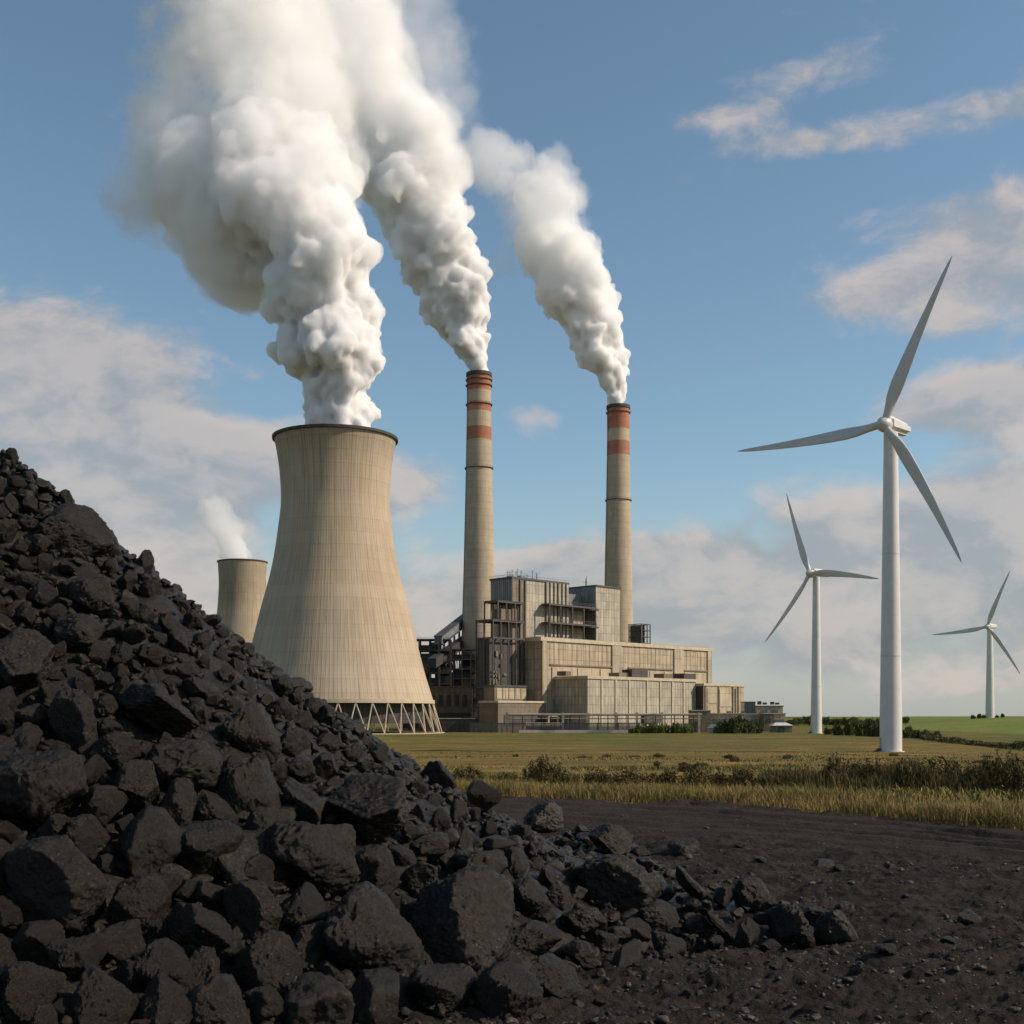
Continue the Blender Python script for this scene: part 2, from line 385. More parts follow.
yy = np.concatenate([np.geomspace(3.0, 9.8, 60), np.geomspace(9.84, 66, 760)])
TX, YY = np.meshgrid(tx, yy); X = TX*(YY+1.0); Z = zyard(X, YY)
idx = np.arange(X.size).reshape(X.shape)
Q = np.stack([idx[:-1, :-1], idx[:-1, 1:], idx[1:, 1:], idx[1:, :-1]], -1).reshape(-1, 4)
keep = (edge_y(X)-YY > -1.0).ravel(); Q = Q[keep[Q].all(1)]
e, p, track = yard_parts(X, YY)
tag(link('coal_yard', np_mesh('coal_yard', np.c_[X.ravel(), YY.ravel(), Z.ravel()], Q, True, np.c_[track.ravel(), rut_mask(X, YY).ravel(), 0*track.ravel()]), M['yard']), kind='structure')

# ------------------------------------------------------------------ cooling towers
def interp_smooth(pts, n):
    """Catmull-Rom through (r, z) points"""
    pts = np.array(pts, float); out = []
    q = np.vstack([2*pts[0]-pts[1], pts, 2*pts[-1]-pts[-2]])
    for i in range(1, len(q)-2):
        for t in np.linspace(0, 1, n, endpoint=False):
            out.append(.5*((2*q[i])+(-q[i-1]+q[i+1])*t+(2*q[i-1]-5*q[i]+4*q[i+1]-q[i+2])*t*t+(-q[i-1]+3*q[i]-3*q[i+1]+q[i+2])*t**3))
    out.append(pts[-1]); return out
def cooling_tower(x, y, prof, rleg, ribs, nleg, label, material):
    t = thing('cooling_tower', (x, y, FLAT), label, 'cooling tower', 'concrete cooling towers')
    pr = interp_smooth(prof, 8)
    inner = [(r-.9, z) for r, z in reversed(pr)]
    MB().lathe(pr+inner, 160, close=True).build('shell', material, t, math.radians(50))
    r, z = prof[-1]
    MB().lathe([(r+.1, z-.9), (r+.8, z-.8), (r+.9, z+.4), (r-1.3, z+.6), (r-1.3, z-.4)], 160, close=True).build('rim', M['rim'], t, math.radians(40))
    r0, z0 = prof[0]
    MB().lathe([(r0-.95, z0-.55), (r0+.45, z0-.55), (r0+.4, z0+1.1), (r0-.95, z0+.9)], 160, close=True).build('ring_beam', M['leg'], t, math.radians(40))
    MB().lathe([(rleg-2.2, -.4), (rleg+1.4, -.4), (rleg+1.3, .3), (rleg-2.1, .3)], 120, close=True).build('basin', M['leg'], t, math.radians(40))
    MB().lathe([(r0*.86, 4.5), (r0*.88, 4.5), (r0*.90, z0-.8), (r0*.84, z0-.8)], 96, close=True).build('fill_pack', M['void'], t, math.radians(40))
    for k in range(nleg):
        a = 2*math.pi*k/nleg; st = math.pi/nleg
        top = np.array([(r0-.2)*math.cos(a+st), (r0-.2)*math.sin(a+st), z0-.3])
        for s in (0, 2):
            b = a+s*st
            MB().bar((rleg*math.cos(b), rleg*math.sin(b), .3), top, .28, 6).build('leg', M['leg'], t)
    return t
M['tower'] = mat('weathered_tower_concrete', m_tower(150))
M['tower_far'] = mat('weathered_far_tower_concrete', m_tower(90, (.38, .305, .20)))
BTD = 570.0; BK = BTD/700; BT = P(335.5, 732, BTD)
big_prof = [(55.6, 17.2), (49.4, 38), (42.6, 66), (35.4, 94), (31.3, 121), (30.4, 133), (31.2, 147), (32.7, 158), (34.3, 166.3)]
cooling_tower(BT[0], BTD, [(r*BK, z*BK) for r, z in big_prof], 60.2*BK, 150, 38, 'largest concrete cooling tower, behind the coal heap, pouring thick steam', M['tower'])
ST = P(242.5, 732, 1330)
cooling_tower(ST[0], 1330, [(44, 16), (39, 40), (33, 75), (27.5, 112), (25.2, 140), (25.0, 155), (26.0, 173.5)], 47, 90, 28,
              'small distant cooling tower peeping out between the coal heap and the big tower', M['tower_far'])

# ------------------------------------------------------------------ chimneys
def chimney(px, d, ytop, rt, rb, bands, rings, label):
    x = (px-512)/F*d; H = CAMZ+(HY-ytop)/F*d-FLAT
    zz = lambda py: CAMZ+(HY-py)/F*d-FLAT
    t = thing('chimney', (x, d, FLAT), label, 'chimney', 'striped chimneys')
    m = mat('chimney_concrete', m_chimney([(zz(b), zz(a)) for a, b in bands]))
    prof = [(rb*1.12, -1), (rb*1.06, H*.08), (rb, H*.2), (rt+(rb-rt)*.58, H*.45), (rt+(rb-rt)*.2, H*.72), (rt, H*.9), (rt, H)]
    MB().lathe(prof+[(rt-.7, H), (rt-.7, H-14)], 72).build('shaft', m, t, math.radians(45))
    MB().lathe([(rt+.02, H-1.8), (rt+.55, H-1.6), (rt+.55, H+.5), (rt-.9, H+.5), (rt-.9, H-1)], 72, close=True).build('rim', M['rim'], t, math.radians(40))
    for ry in rings:
        z = zz(ry); r = np.interp(z, [p[1] for p in prof], [p[0] for p in prof])
        mb = MB().lathe([(r-.1, z), (r+.8, z), (r+.8, z+.3), (r-.1, z+.35)], 48, close=True)
        for k in range(20):
            a = 2*math.pi*k/20; mb.bar(((r+.75)*math.cos(a), (r+.75)*math.sin(a), z+.2), ((r+.75)*math.cos(a), (r+.75)*math.sin(a), z+1.4), .05)
        mb.lathe([(r+.72, z+1.35), (r+.8, z+1.35), (r+.8, z+1.43), (r+.72, z+1.43)], 48, close=True)
        mb.build('gallery', M['steel'], t)
    for k in range(4):   # thin access hoop lines and the ladder on the shaded side
        pass
    mb = MB(); a = math.radians(200)
    for dz in np.arange(0, H-2, 6.0):
        r0, r1 = (np.interp(q, [p[1] for p in prof], [p[0] for p in prof])+.25 for q in (dz, dz+6))
        for s in (-.3, .3): mb.bar((r0*math.cos(a)-s*math.sin(a), r0*math.sin(a)+s*math.cos(a), dz), (r1*math.cos(a)-s*math.sin(a), r1*math.sin(a)+s*math.cos(a), dz+6), .09)
    mb.build('ladder', M['steel'], t)
    return t
chimney(479.0, 760, 374.2, 7.4, 11.0, [(371, 391.5), (403.5, 412.5), (428, 441)], [381, 386.5, 405.5, 469],
        'taller looking striped chimney with three rust bands, nearest the big cooling tower')
chimney(618.3, 840, 406.8, 7.6, 10.6, [(404, 430), (442, 456)], [413.5, 501],
        'striped chimney with two rust bands, behind the right boiler block')

# ------------------------------------------------------------------ power station building (local x runs along the sunlit front)
B0 = np.array([14.5, 620.0]); R2 = math.sqrt(.5)
def Sx(px, q):
    k = (px-512)/F; return (k*(B0[1]+R2*q)-B0[0]+R2*q)/(R2*(1-k))
def Qx(px, p):
    k = (px-512)/F; return -(k*(B0[1]+R2*p)-B0[0]-R2*p)/(R2*(1+k))
def Zx(py, s, q): return CAMZ+(HY-py)/F*(B0[1]+R2*(s+q))-FLAT
bld = thing('power_station', (B0[0], B0[1], FLAT), 'beige power station building with tall boiler blocks and a long stepped front', 'power station', rz=math.pi/4)
def bx(name, x0, x1, y0, y1, z0, z1, m, parent=None): return MB().box(x0, x1, y0, y1, z0, z1).build(name, m, parent or bld)
xA = Sx(711, 0); zA = Zx(639, 0, 0)
hall = bx('turbine_hall', 0, xA, 0, 26, 0, zA, M['cladding'])
mb = MB().box(-.9, xA+.9, -.9, 26.9, zA-.9, zA+1.0)
mb.build('cornice', M['trim'], hall)
bx('roof_felt', 1, xA-1, 1, 25, zA+1.003, zA+1.3, M['roofbrown'], hall)
for a, b in ((541.5, 546), (611.5, 620.5), (673.5, 682.5), (707, 710.8)):
    bx('pilaster', max(Sx(a, 0), -.35), Sx(b, 0), -.75, 0, 0, zA-.95, M['panel'], hall)
zb0, zb1 = zA*.36, zA*.63
def panel_row(x0, x1, cols, z0, z1):
    mb = MB(); n = len(cols)-1
    for i in range(n):
        mb.box(x0+(x1-x0)*cols[i]+.35, x0+(x1-x0)*cols[i+1]-.35, -.4, 0, z0, z1)
    return mb.build('wall_panel', M['panel'], hall)
for a, b, cols in ((551, 611, (0, .42, .8, 1)), (629, 672, (0, .45, .8, 1)), (684, 706, (0, .45, 1))):
    panel_row(Sx(a, 0), Sx(b, 0), cols, zA*.52, zA*.70); panel_row(Sx(a, 0), Sx(b, 0), cols[::2] if len(cols) > 3 else cols, zA*.36, zA*.50)
    mb = MB().box(Sx(a, 0)-1.2, Sx(b, 0)+.3, -.7, 0, zA*.72, zA*.735); mb.build('ledge', M['concrete'], hall)
    mb = MB()
    for x in np.arange(Sx(a, 0)-1, Sx(b, 0), 3.4): mb.box(x, x+.5, -.14, 0, zA*.745, zA-1)
    mb.build('cladding_rib', M['cladding'], hall)
for a, b in ((661, 672), (684, 697)):
    bx('window', Sx(a, 0), Sx(b, 0), -.5, 0, zA*.30, zA*.42, M['glass'], hall)
# lower annex in front
pB = Sx(554, 0); qB = -22.7; xB = Sx(696, qB); zB = Zx(677, pB, qB)
annex = bx('front_annex', pB, xB, qB, -.003, 0, zB, M['cladding_fine'])
MB().box(pB-.6, xB+.2, qB-.6, -.8, zB-.8, zB+.7).build('parapet', M['trim'], annex)
for a in (601.5, 615.5, 629, 647, 660, 672, 683.5): bx('mullion', Sx(a, qB)-.5, Sx(a, qB)+.5, qB-.45, qB, 2.61, zB-.85, M['trim'], annex)
mb = MB().box(Sx(642, qB), Sx(658.5, qB), qB-1.4, qB, 4.2, 8.8); mb.build('loading_door', M['void'], annex)
bx('plinth', pB-.3, xB, qB-.35, qB, 0, 2.6, M['concrete'], annex)
bx('basement_opening', Sx(674, qB), Sx(692, qB), qB-.6, qB, .2, 3.9, M['void'], annex)
for a, b, h, q0, q1 in ((632, 648, 4.4, -16, -9), (619, 629, 2.6, -14, -7), (664, 673, 3.0, -13, -6), (684, 696, 3.6, -12, -4), (566, 571, 2.2, -16, -10)):
    bx('roof_plant', Sx(a, q0), Sx(b, q0), q0, q1, zB+.7, zB+.7+h, M['void'] if h > 3 else M['concrete'], annex)
mb = MB()
for a in np.linspace(620, 630, 6): mb.bar((Sx(a, -12), -12, zB+3), (Sx(a, -12), -12, zB+3+random.Random(int(a*7)).uniform(1, 4)), .16)
mb.build('vent_pipe', M['steel'], annex)
# right end block
qC = -27.8; xC = Sx(744, qC); zC = Zx(684.5, xB, qC)
endb = bx('end_block', xB+.004, xC, qC, 8, 0, zC, M['cladding'])
MB().box(xB-.4, xC+.5, qC-.5, 8.5, zC-.6, zC+.6).build('parapet', M['trim'], endb)
bx('painted_shade_flank', xB-.25, xB, qC+.3, qB-.2, 2, zC-1, M['void'], endb)  # dark sheet laid on: the flank's shade put into colour
for a, b, z0, z1 in ((707, 717, .60, .92), (707, 717, .34, .54), (719.5, 731, .52, .90), (719.5, 725, .12, .48)):
    bx('window_bay', Sx(a, qC), Sx(b, qC), qC-.3, qC, zC*z0, zC*z1, M['panel'], endb)
bx('dark_slot', Sx(734.5, qC), Sx(736, qC), qC-.25, qC, zC*.25, zC*.93, M['void'], endb)
bx('doorway', Sx(727, qC), Sx(731, qC), qC-.28, qC, zC*.12, zC*.42, M['void'], endb)
for a in (705, 718.3, 732.5, 738): bx('mullion', Sx(a, qC)-.4, Sx(a, qC)+.4, qC-.5, qC, 0, zC-.65, M['concrete'], endb)
# tall boiler block one
pD, qD = -8.5, 12.0; xD = Sx(568, qD); zD = Zx(577.5, pD, qD)
bo = bx('boiler_block', pD, xD, qD, 27.5, 0, zD, M['cladding_fine'])
MB().box(pD-.5, xD+.5, qD-.5, 28, zD-.5, zD+.5).build('roof_edge', M['steel'], bo)
bx('side_cladding', pD-.3, pD, qD+.6, 27.1, Zx(602, pD, 20), zD-.6, M['bluegrey'], bo)
bx('brown_cladding', pD-.02, Sx(524, qD), qD-.3, qD, 6, zD-.6, M['concrete'], bo)
for a in (545.5, 549.5, 553.5, 557.5, 561.5, 565.5): bx('flue_rib', Sx(a, qD)-.1, Sx(a+2.0, qD)-.1, qD-1.0, qD, zA+3, zD-.6, M['cladding_fine'], bo)
mb = MB()
for a in (519.2, 524.3): mb.box(Sx(a, qD)-.35, Sx(a, qD)+.35, qD-.9, qD-.31, 8, zD-.6)
mb.build('downpipe', M['steel'], bo)
rr = random.Random(5); mb = MB()
for k in range(22):
    x = rr.uniform(pD+1, Sx(541, qD)); y = rr.uniform(qD+1, qD+9); h = rr.choice((1.2, 2, 3, 4.5, 5.5))
    mb.bar((x, y, zD+.4), (x, y, zD+h), .13)
    if rr.random() < .5: mb.bar((x-1.2, y, zD+h*.8), (x+1.2, y, zD+h*.8), .1)
for k in range(5):
    x = rr.uniform(pD+3, Sx(535, qD)); y = rr.uniform(qD+2, qD+8); mb.box(x, x+1.8, y, y+1.5, zD+.4, zD+1.6)
mb.bar((pD, qD, zD+1.6), (pD, 29, zD+1.6), .09); mb.bar((pD, qD, zD+1.6), (xD, qD, zD+1.6), .07)
mb.build('roof_masts', M['steel'], bo)
# tall boiler block two
qE = 14.0; pE = Sx(596, qE); xE = Sx(620, qE); zE = Zx(585.5, pE, qE)
b2 = bx('boiler_block', pE, xE, qE, 36, 0, zE, M['cladding_fine'])
MB().box(pE-.5, xE+.5, qE-.5, 36.5, zE-.5, zE+.4).build('roof_edge', M['steel'], b2)
bx('side_cladding', pE-.3, pE, qE+.5, 35.6, Zx(608, pE, 20), zE-.5, M['bluegrey'], b2)
mb = MB()
for a in (-2.5, -1, .5, 2): mb.bar((pE+2+a, qE+9+a, zE), (pE+2+a, qE+9+a, zE+3+abs(a)), .14)
mb.bar((pE-1, qE+9, zE+2.6), (pE+5, qE+10, zE+2.6), .1); mb.build('roof_masts', M['steel'], b2)
# recessed link between the boiler blocks, with decks
lk = bx('link_block', xD+.004, pE-.004, 24, 34, 0, Zx(592, xD, 24), M['bluegrey'])
bx('link_core', xD+7, pE-6, 18, 23.99, zA-4, Zx(606, xD, 18), M['cladding'], lk)
for py in (606.5, 624.5, 640):
    z = Zx(py, 30, 8)
    dk = MB().box(12, 49, 5.5, 11.4, z-.45, z+.45).box(33.5, 57.6, 11.41, 23.9, z-.45, z+.45).build('deck', M['steel'], lk)
    mb = MB()
    for x in np.arange(12.4, 49, 3.0): mb.bar((x, 5.7, z+.4), (x, 5.7, z+2.0), .1)
    mb.bar((12.2, 5.7, z+2.0), (49, 5.7, z+2.0), .12); mb.bar((12.2, 5.7, z+1.2), (49, 5.7, z+1.2), .08)
    if py < 630: mb.build('handrail', M['steel'], dk)
for x in (12.6, 21, 30, 39, 48.5): bx('deck_post', x-.3, x+.3, 5.7, 6.3, zA+1, Zx(606.5, 30, 8), M['steel'], lk)
# grey steel cage behind the roof on the right
cg = MB()
x0, x1, y0, y1, z0, z1 = 100.5, 108.5, 17, 26, zA, Zx(624.5, 104, 20)
for x in np.linspace(x0, x1, 4):
    for y in (y0, y1): cg.box(x-.25, x+.25, y-.25, y+.25, z0, z1)
for z in np.linspace(z0+3, z1, 4):
    for y in (y0, y1): cg.box(x0-.3, x1+.3, y-.22, y+.22, z-.2, z+.2)
    for x in (x0, x1): cg.box(x-.22, x+.22, y0, y1, z-.2, z+.2)
cg.box(x0+.3, x0+4, y0+.5, y1-.5, z0, z1-.6)
cg.build('lift_cage', M['steel'], bld)
# open steel frames stepped against the shaded flank
def frame(name, x0, x1, y0, y1, z0, levels, nx, ny, t=.34, brace=True):
    mb = MB(); ztop = levels[-1]
    for x in np.linspace(x0, x1, nx):
        for y in np.linspace(y0, y1, ny): mb.box(x-t, x+t, y-t, y+t, z0, ztop)
    for z in levels:
        for y in np.linspace(y0, y1, ny): mb.box(x0-t, x1+t, y-t*.9, y+t*.9, z-.4, z+.4)
        for x in np.linspace(x0, x1, nx): mb.box(x-t*.9, x+t*.9, y0, y1, z-.38, z+.38)
    if brace:
        for a, b in zip([z0]+list(levels[:-1]), levels): mb.bar((x0, y0, a), (x0+(x1-x0)/(nx-1), y0, b), .16)
    return mb.build(name, M['steel'], bld)
zf1, zf2, zf3 = Zx(602.5, -12, 9), Zx(621.5, -14, 9), Zx(638.5, -14, 9)
frame('steel_frame', -21, -3, 9.4, 19, zf2, [zf1], 4, 3, .27, False)
frame('steel_frame', -24.6, -3, 9.2, 21.2, 15.4, [22, zf3, zf2], 5, 3, .27, False)
MB().box(-21.4, -2.6, 9, 19.4, zf1+.4, zf1+.7).build('floor_plate', M['steel'], bld)
MB().box(-25, -2.6, 8.8, 21.6, zf2+.42, zf2+.7).build('floor_plate', M['steel'], bld)
bx('upper_cabin', -16, -8.6, 12.2, 18.5, zf2+.75, zf1-3, M['concrete'])
bk = bx('bunker_bay', -24.2, -8.52, 12, 20.8, 0, zf3-.45, M['void'])  # solid charcoal block, its colour standing in for shade inside an open bay
rr = random.Random(9)
mb = MB()
for k in range(14):
    x = rr.uniform(-23.5, -13); z = rr.uniform(16, zf3-4); mb.box(x, x+rr.uniform(1, 4), 11.3, 12, z, z+rr.uniform(.6, 3))
mb.build('duct', M['concrete'], bk)
low = bx('low_wing', -34, -.4, -4, 9.1, 0, 14.6, M['concrete'])  # shade on this wing painted as darker brown concrete
MB().box(-34.4, -.3, -4.4, 9.15, 14.2, 15.2).build('parapet', M['trim'], low)
bx('painted_shadow_strip', -30, -1, -4.3, -4, 3.6, 8.0, M['void'], low)  # raised charcoal strip, a shadow painted as dark colour
w2 = bx('upper_wing', -31, -9, 1.5, 9.0, 15.21, 22.4, M['concrete'])  # dark brown here too stands in for shade
MB().box(-31.4, -8.7, 1.1, 9.05, 22.0, 22.9).build('parapet', M['steel'], w2)
for k in range(5): x = -29.5+4.2*k; bx('wall_panel', x, x+3.4, 1.3, 1.5, 16.2, 21.4, M['panel'], w2)
# canopy with posts along the foot of the shaded corner
mb = MB().box(-6, 9, -11, -4.5, 7.6, 8.3)
for x in (-5.6, 1, 8.6): mb.box(x-.3, x+.3, -10.8, -10.2, 0, 7.6)
mb.build('canopy', M['trim'], bld)

# ------------------------------------------------------------------ conveyor gallery, transfer tower, low bunker wall
def seg_box(a, b, wd, h):
    a, b = np.array(a, float), np.array(b, float); d = b-a; n = np.array([-d[1], d[0], 0]); n /= np.linalg.norm(n); n *= wd/2; u = np.array([0, 0, h])
    return [a-n, b-n, b+n, a+n, a-n+u, b-n+u, b+n+u, a+n+u], [(0,3,2,1),(4,5,6,7),(0,1,5,4),(1,2,6,5),(2,3,7,6),(3,0,4,7)]
gv = thing('conveyor_gallery', (*P(438, 640, 700)[:2], FLAT), 'dark inclined conveyor gallery climbing towards the left chimney', 'conveyor')
def rel(px, py, d): q = P(px, py, d); return q-np.array([*P(438, 640, 700)[:2], FLAT])
a, b = rel(438, 644, 712), rel(474, 615, 800)
mb = MB(); mb.add(*seg_box(a, b, 4.5, 4.2)); mb.build('gallery', M['bluegrey'], gv)
mb = MB(); mb.add(*seg_box(a+(0,0,4.2), b+(0,0,4.2), 5.2, .5)); mb.build('roof', M['steel'], gv)
mb = MB(); mb.add(*seg_box(a-(0,0,.8), b-(0,0,.8), 6.2, .8)); mb.build('walkway', M['steel'], gv)
mb = MB()
for t in np.linspace(.02, .98, 8):
    p = a+(b-a)*t
    for s in (-2.4, 2.4): mb.box(p[0]-.35, p[0]+.35, p[1]+s-.35, p[1]+s+.35, 0, p[2])
    if t < .9:
        p2 = a+(b-a)*(t+.13)
        mb.bar((p[0], p[1]-2.5, p[2]*.45), (p2[0], p2[1]-2.5, p2[2]), .25); mb.bar((p[0], p[1]-2.5, p[2]), (p2[0], p2[1]-2.5, p2[2]*.45), .25)
        for z in (.25, .45, .7): mb.bar((p[0], p[1]-2.4, p[2]*z), (p2[0], p2[1]-2.4, p2[2]*z), .3)
mb.build('trestle', M['steel'], gv)
mb = MB(); mb.add(*seg_box(rel(432, 668, 700), rel(472, 640, 790), 5, 5.5)); mb.build('lower_gallery', M['void'], gv)
def lattice(px, d, W, D, H, nx, nz, fill, seed, label):
    q = P(px, 720, d); t = thing('transfer_tower', (q[0], q[1], FLAT), label, 'industrial tower', 'dark steel towers by the conveyor')
    lv = np.linspace(7, H, nz); rr = random.Random(seed); xs6 = np.linspace(-W/2, W/2, nx); mb = MB()
    for x in xs6:
        for y in (-D/2, 0, D/2): mb.box(x-.35, x+.35, y-.35, y+.35, 0, H)
    for z in lv:
        for y in (-D/2, 0, D/2): mb.box(-W/2-.35, W/2+.35, y-.3, y+.3, z-.4, z+.4)
        for x in xs6: mb.box(x-.27, x+.27, -D/2, D/2, z-.36, z+.36)
    mb.build('frame', M['steel'], t)
    for i in range(nx-1):
        for j in range(nz):
            z0 = 0 if j == 0 else lv[j-1]
            for y in (-5.2, 1.5):
                if rr.random() < (fill if j < nz-2 else fill*.75):
                    MB().box(xs6[i]+.4, xs6[i+1]-.4, y, y+.6, z0+.45, lv[j]-rr.choice((.45, .45, 1.6, 2.8))).build('wall_sheet', M['void' if rr.random() < .8 else 'concrete'], t)
    for z in lv: MB().box(-W/2, W/2, -D/2+.5, D/2-.5, z-.15, z+.2).build('floor', M['steel'], t)
    mb = MB()
    for z in lv[2:]:
        for h in (.8, 1.4): mb.bar((-W/2, -D/2-.3, z+h), (W/2, -D/2-.3, z+h), .08)
    mb.build('handrail', M['steel'], t)
    return t
lattice(425, 720, 30, 12, 52, 6, 8, .62, 3, 'dark steel transfer tower right behind the big cooling tower')
lattice(458, 735, 26, 12, 47, 6, 8, .72, 5, 'dark steel bunker frame between the transfer tower and the left chimney')
bw = P(449, 725, 650); bb = thing('bunker_building', (bw[0], bw[1], FLAT), 'low brown bunker building left of the power station, under the conveyor', 'building')
MB().box(-16, 12, 0, 14, 0, 23).build('wall', M['concrete'], bb); MB().box(-16.4, 12.4, -.4, 14.4, 22.6, 23.6).build('roof', M['roofbrown'], bb)
for k in range(6): MB().box(-14+4.2*k, -11.6+4.2*k, -.3, 0, 13, 19).build('window', M['void'], bb)
mb = MB().box(-15, 11, -.35, 0, 1, 9.5); mb.build('roller_door', M['void'], bb)
tk = P(455, 728, 600); tn = thing('yard_wall', (tk[0], tk[1], FLAT), 'low grey wall between the big cooling tower and the pipe rack', 'wall')
MB().box(-14, 10, 0, 1, 0, 6.4).build('wall', M['void'], tn); MB().box(-14.2, 10.2, -.2, 1.2, 6.4, 6.8).build('coping', M['trim'], tn)

# ------------------------------------------------------------------ pipe rack, fence, small buildings
dR = 578.0; x0 = P(505, 0, dR)[0]; x1 = P(702, 0, dR)[0]
pr = thing('pipe_rack', (x0, dR, FLAT), 'long beige pipe rack on posts along the foot of the power station', 'pipe rack')
Lr = x1-x0; zp = Zx(715.5, 0, 0)*0+CAMZ+(HY-714.5)/F*dR-FLAT
for i, (dy, r, z) in enumerate(((0, .5, zp), (1.2, .42, zp-.2), (2.2, .3, zp-1.9))): MB().bar((0, dy, z), (Lr, dy, z), r, 8).build('pipe', M['pipe'], pr)
for px in (507, 563, 587.5, 616, 637, 662, 699):
    x = P(px, 0, dR)[0]-x0
    MB().box(x-.55, x+.55, -.4, .7, 0, zp+1.0).build('post', M['pipe'], pr)
for px in np.arange(513, 700, 9.5):
    x = P(px, 0, dR)[0]-x0; MB().box(x-.18, x+.18, .2, .56, 0, zp-.5).build('stanchion', M['steel'], pr)
dF = 571.0; xa = P(470, 0, dF)[0]; xb = P(640, 0, dF)[0]
fn = thing('security_fence', (xa, dF, FLAT), 'dark mesh security fence standing in front of the pipe rack', 'fence'); Lf = xb-xa
def m_mesh(g):
    o = g.obj(); x, y, z = g.sep(o); d = g.m('MAXIMUM', lines(g, g.m('ADD', x, z), .9, .26), lines(g, g.m('SUBTRACT', x, z), .9, .26))
    b = g.n('BsdfPrincipled', {'Base Color': (.06, .055, .05), 'Roughness': .6}); t = g.n('BsdfTransparent')
    s = g.n('MixShader', {0: g.ramp(d, .2, .6), 1: t.outputs[0], 2: b.outputs[0]}); return s
mm = bpy.data.materials.new('chain_link'); mm.use_nodes = True; gg = G(mm.node_tree); s_ = m_mesh(gg); gg.n('OutputMaterial', {'Surface': s_.outputs[0]}); M['chain'] = mm
MB().box(0, Lf, -.02, .02, .5, 4.3).build('mesh_panel', M['chain'], fn)
for px in np.arange(470, 640.1, 10.6):
    x = P(px, 0, dF)[0]-xa; MB().box(x-.2, x+.2, .03, .4, 0, 4.7).build('post', M['steel'], fn)
MB().box(0, Lf, .03, .2, 4.3, 4.6).build('rail', M['steel'], fn)
k0 = P(519, 0, dF)[0]-xa
MB().box(k0, Lf, -.5, -.03, .1, 1.25).build('kerb', M['kerbwhite'], fn)
rr = random.Random(12)
yardbits = thing('yard_tank', (P(545, 0, 584)[0], 584, FLAT), 'horizontal grey storage tank behind the mesh fence', 'tank')
MB().bar((-9, 0, 3.0), (9, 0, 3.0), 1.7, 20).build('vessel', M['pipe'], yardbits, math.radians(40))
for x in (-6, 6): MB().box(x-.5, x+.5, -1.4, 1.4, 0, 1.7).build('saddle', M['concrete'], yardbits)
def house(name, px0, px1, ytop, d, depth, label, cat, m, yb=None, roof=None, rh=0, parts=()):
    a, b = P(px0, 0, d)[0], P(px1, 0, d)[0]; z0 = FLAT if yb is None else CAMZ+(HY-yb)/F*d; h = CAMZ+(HY-ytop)/F*d-z0
    t = thing(name, ((a+b)/2, d, z0), label, cat); wdt = (b-a)/2
    MB().box(-wdt, wdt, 0, depth, -.3, h).build('wall', m, t)
    if rh:
        mb = MB(); o = .5
        mb.add([(-wdt-o, -o, h), (wdt+o, -o, h), (wdt+o, depth+o, h), (-wdt-o, depth+o, h), (-wdt*.55, depth*.4, h+rh), (wdt*.55, depth*.4, h+rh), (wdt*.55, depth*.6, h+rh), (-wdt*.55, depth*.6, h+rh)],
               [(0,3,2,1), (4,5,6,7), (0,1,5,4), (1,2,6,5), (2,3,7,6), (3,0,4,7)])
        mb.build('roof', roof, t)
    else: MB().box(-wdt-.35, wdt+.35, -.35, depth+.35, h+.003, h+.5).build('roof', roof or M['trim'], t)
    for nm, u0, u1, v0, v1, mt in parts: MB().box(-wdt+2*wdt*u0, -wdt+2*wdt*u1, -.22, 0, h*v0, h*v1).build(nm, mt, t)
    return t
house('pump_house', 692, 710.5, 711, 590, 12, 'plain brown box shaped pump house at the right foot of the power station', 'building', M['concrete'], parts=(('door', .15, .3, 0, .5, M['void']),))
house('low_office', 711.5, 745, 714, 604, 10, 'low pale office row with dark windows behind the shrubs', 'building', M['panel'],
      parts=tuple(('window', .06+.16*k, .17+.16*k, .45, .75, M['glass']) for k in range(6)))
house('valve_hut', 709.5, 718, 728, 560, 4, 'tiny whitish hut with a hipped roof beside the brown pump house', 'hut', M['kerbwhite'], roof=M['kerbwhite'], rh=1.6, parts=(('door', .4, .6, 0, .7, M['concrete']),))
house('glazed_pavilion', 744.5, 755, 702.5, 660, 10, 'grey glazed pavilion with a flat roof beyond the end block', 'building', M['glass'], roof=M['steel'],
      parts=tuple(('frame', .03+.24*k, .07+.24*k, 0, 1, M['steel']) for k in range(5)))
house('terrace_block', 745, 763.5, 714.5, 640, 10, 'low beige terrace block below the grey pavilion', 'building', M['panel'], parts=tuple(('window', .08+.23*k, .2+.23*k, .35, .7, M['glass']) for k in range(4)))
house('stair_block', 764, 773.5, 714, 630, 10, 'narrow brown block beside the white roofed shed', 'building', M['concrete'], parts=(('window', .3, .7, .55, .75, M['void']),))
house('annex_house', 773.8, 785.5, 714, 634, 10, 'pale beige house front with a dark window band, rightmost of the works houses', 'building', M['panel'], parts=(('window', .1, .9, .45, .68, M['glass']), ('door', .2, .32, 0, .36, M['void'])))
ws = house('workshop', 757, 783, 706.5, 690, 16, 'flat roofed workshop with dark roof ducts behind the small works houses', 'building', M['panel'], roof=M['roofbrown'], parts=(('window', .2, .4, .65, .85, M['glass']), ('window', .6, .8, .65, .85, M['glass'])))
for k, (u, h) in enumerate(((-5, 1.6), (-2, .9), (2.2, 1.3), (5, .8))): MB().box(u-.9, u+.9, 3, 6, 14.2, 14.5+h).build('roof_duct', M['void'], ws)
house('white_roofed_shed', 773, 792, 725.5, 585, 8, 'low shed with a white roof at the right end of the works', 'shed', M['concrete'], roof=M['kerbwhite'], rh=1.4, parts=(('door', .3, .6, 0, .8, M['void']),))

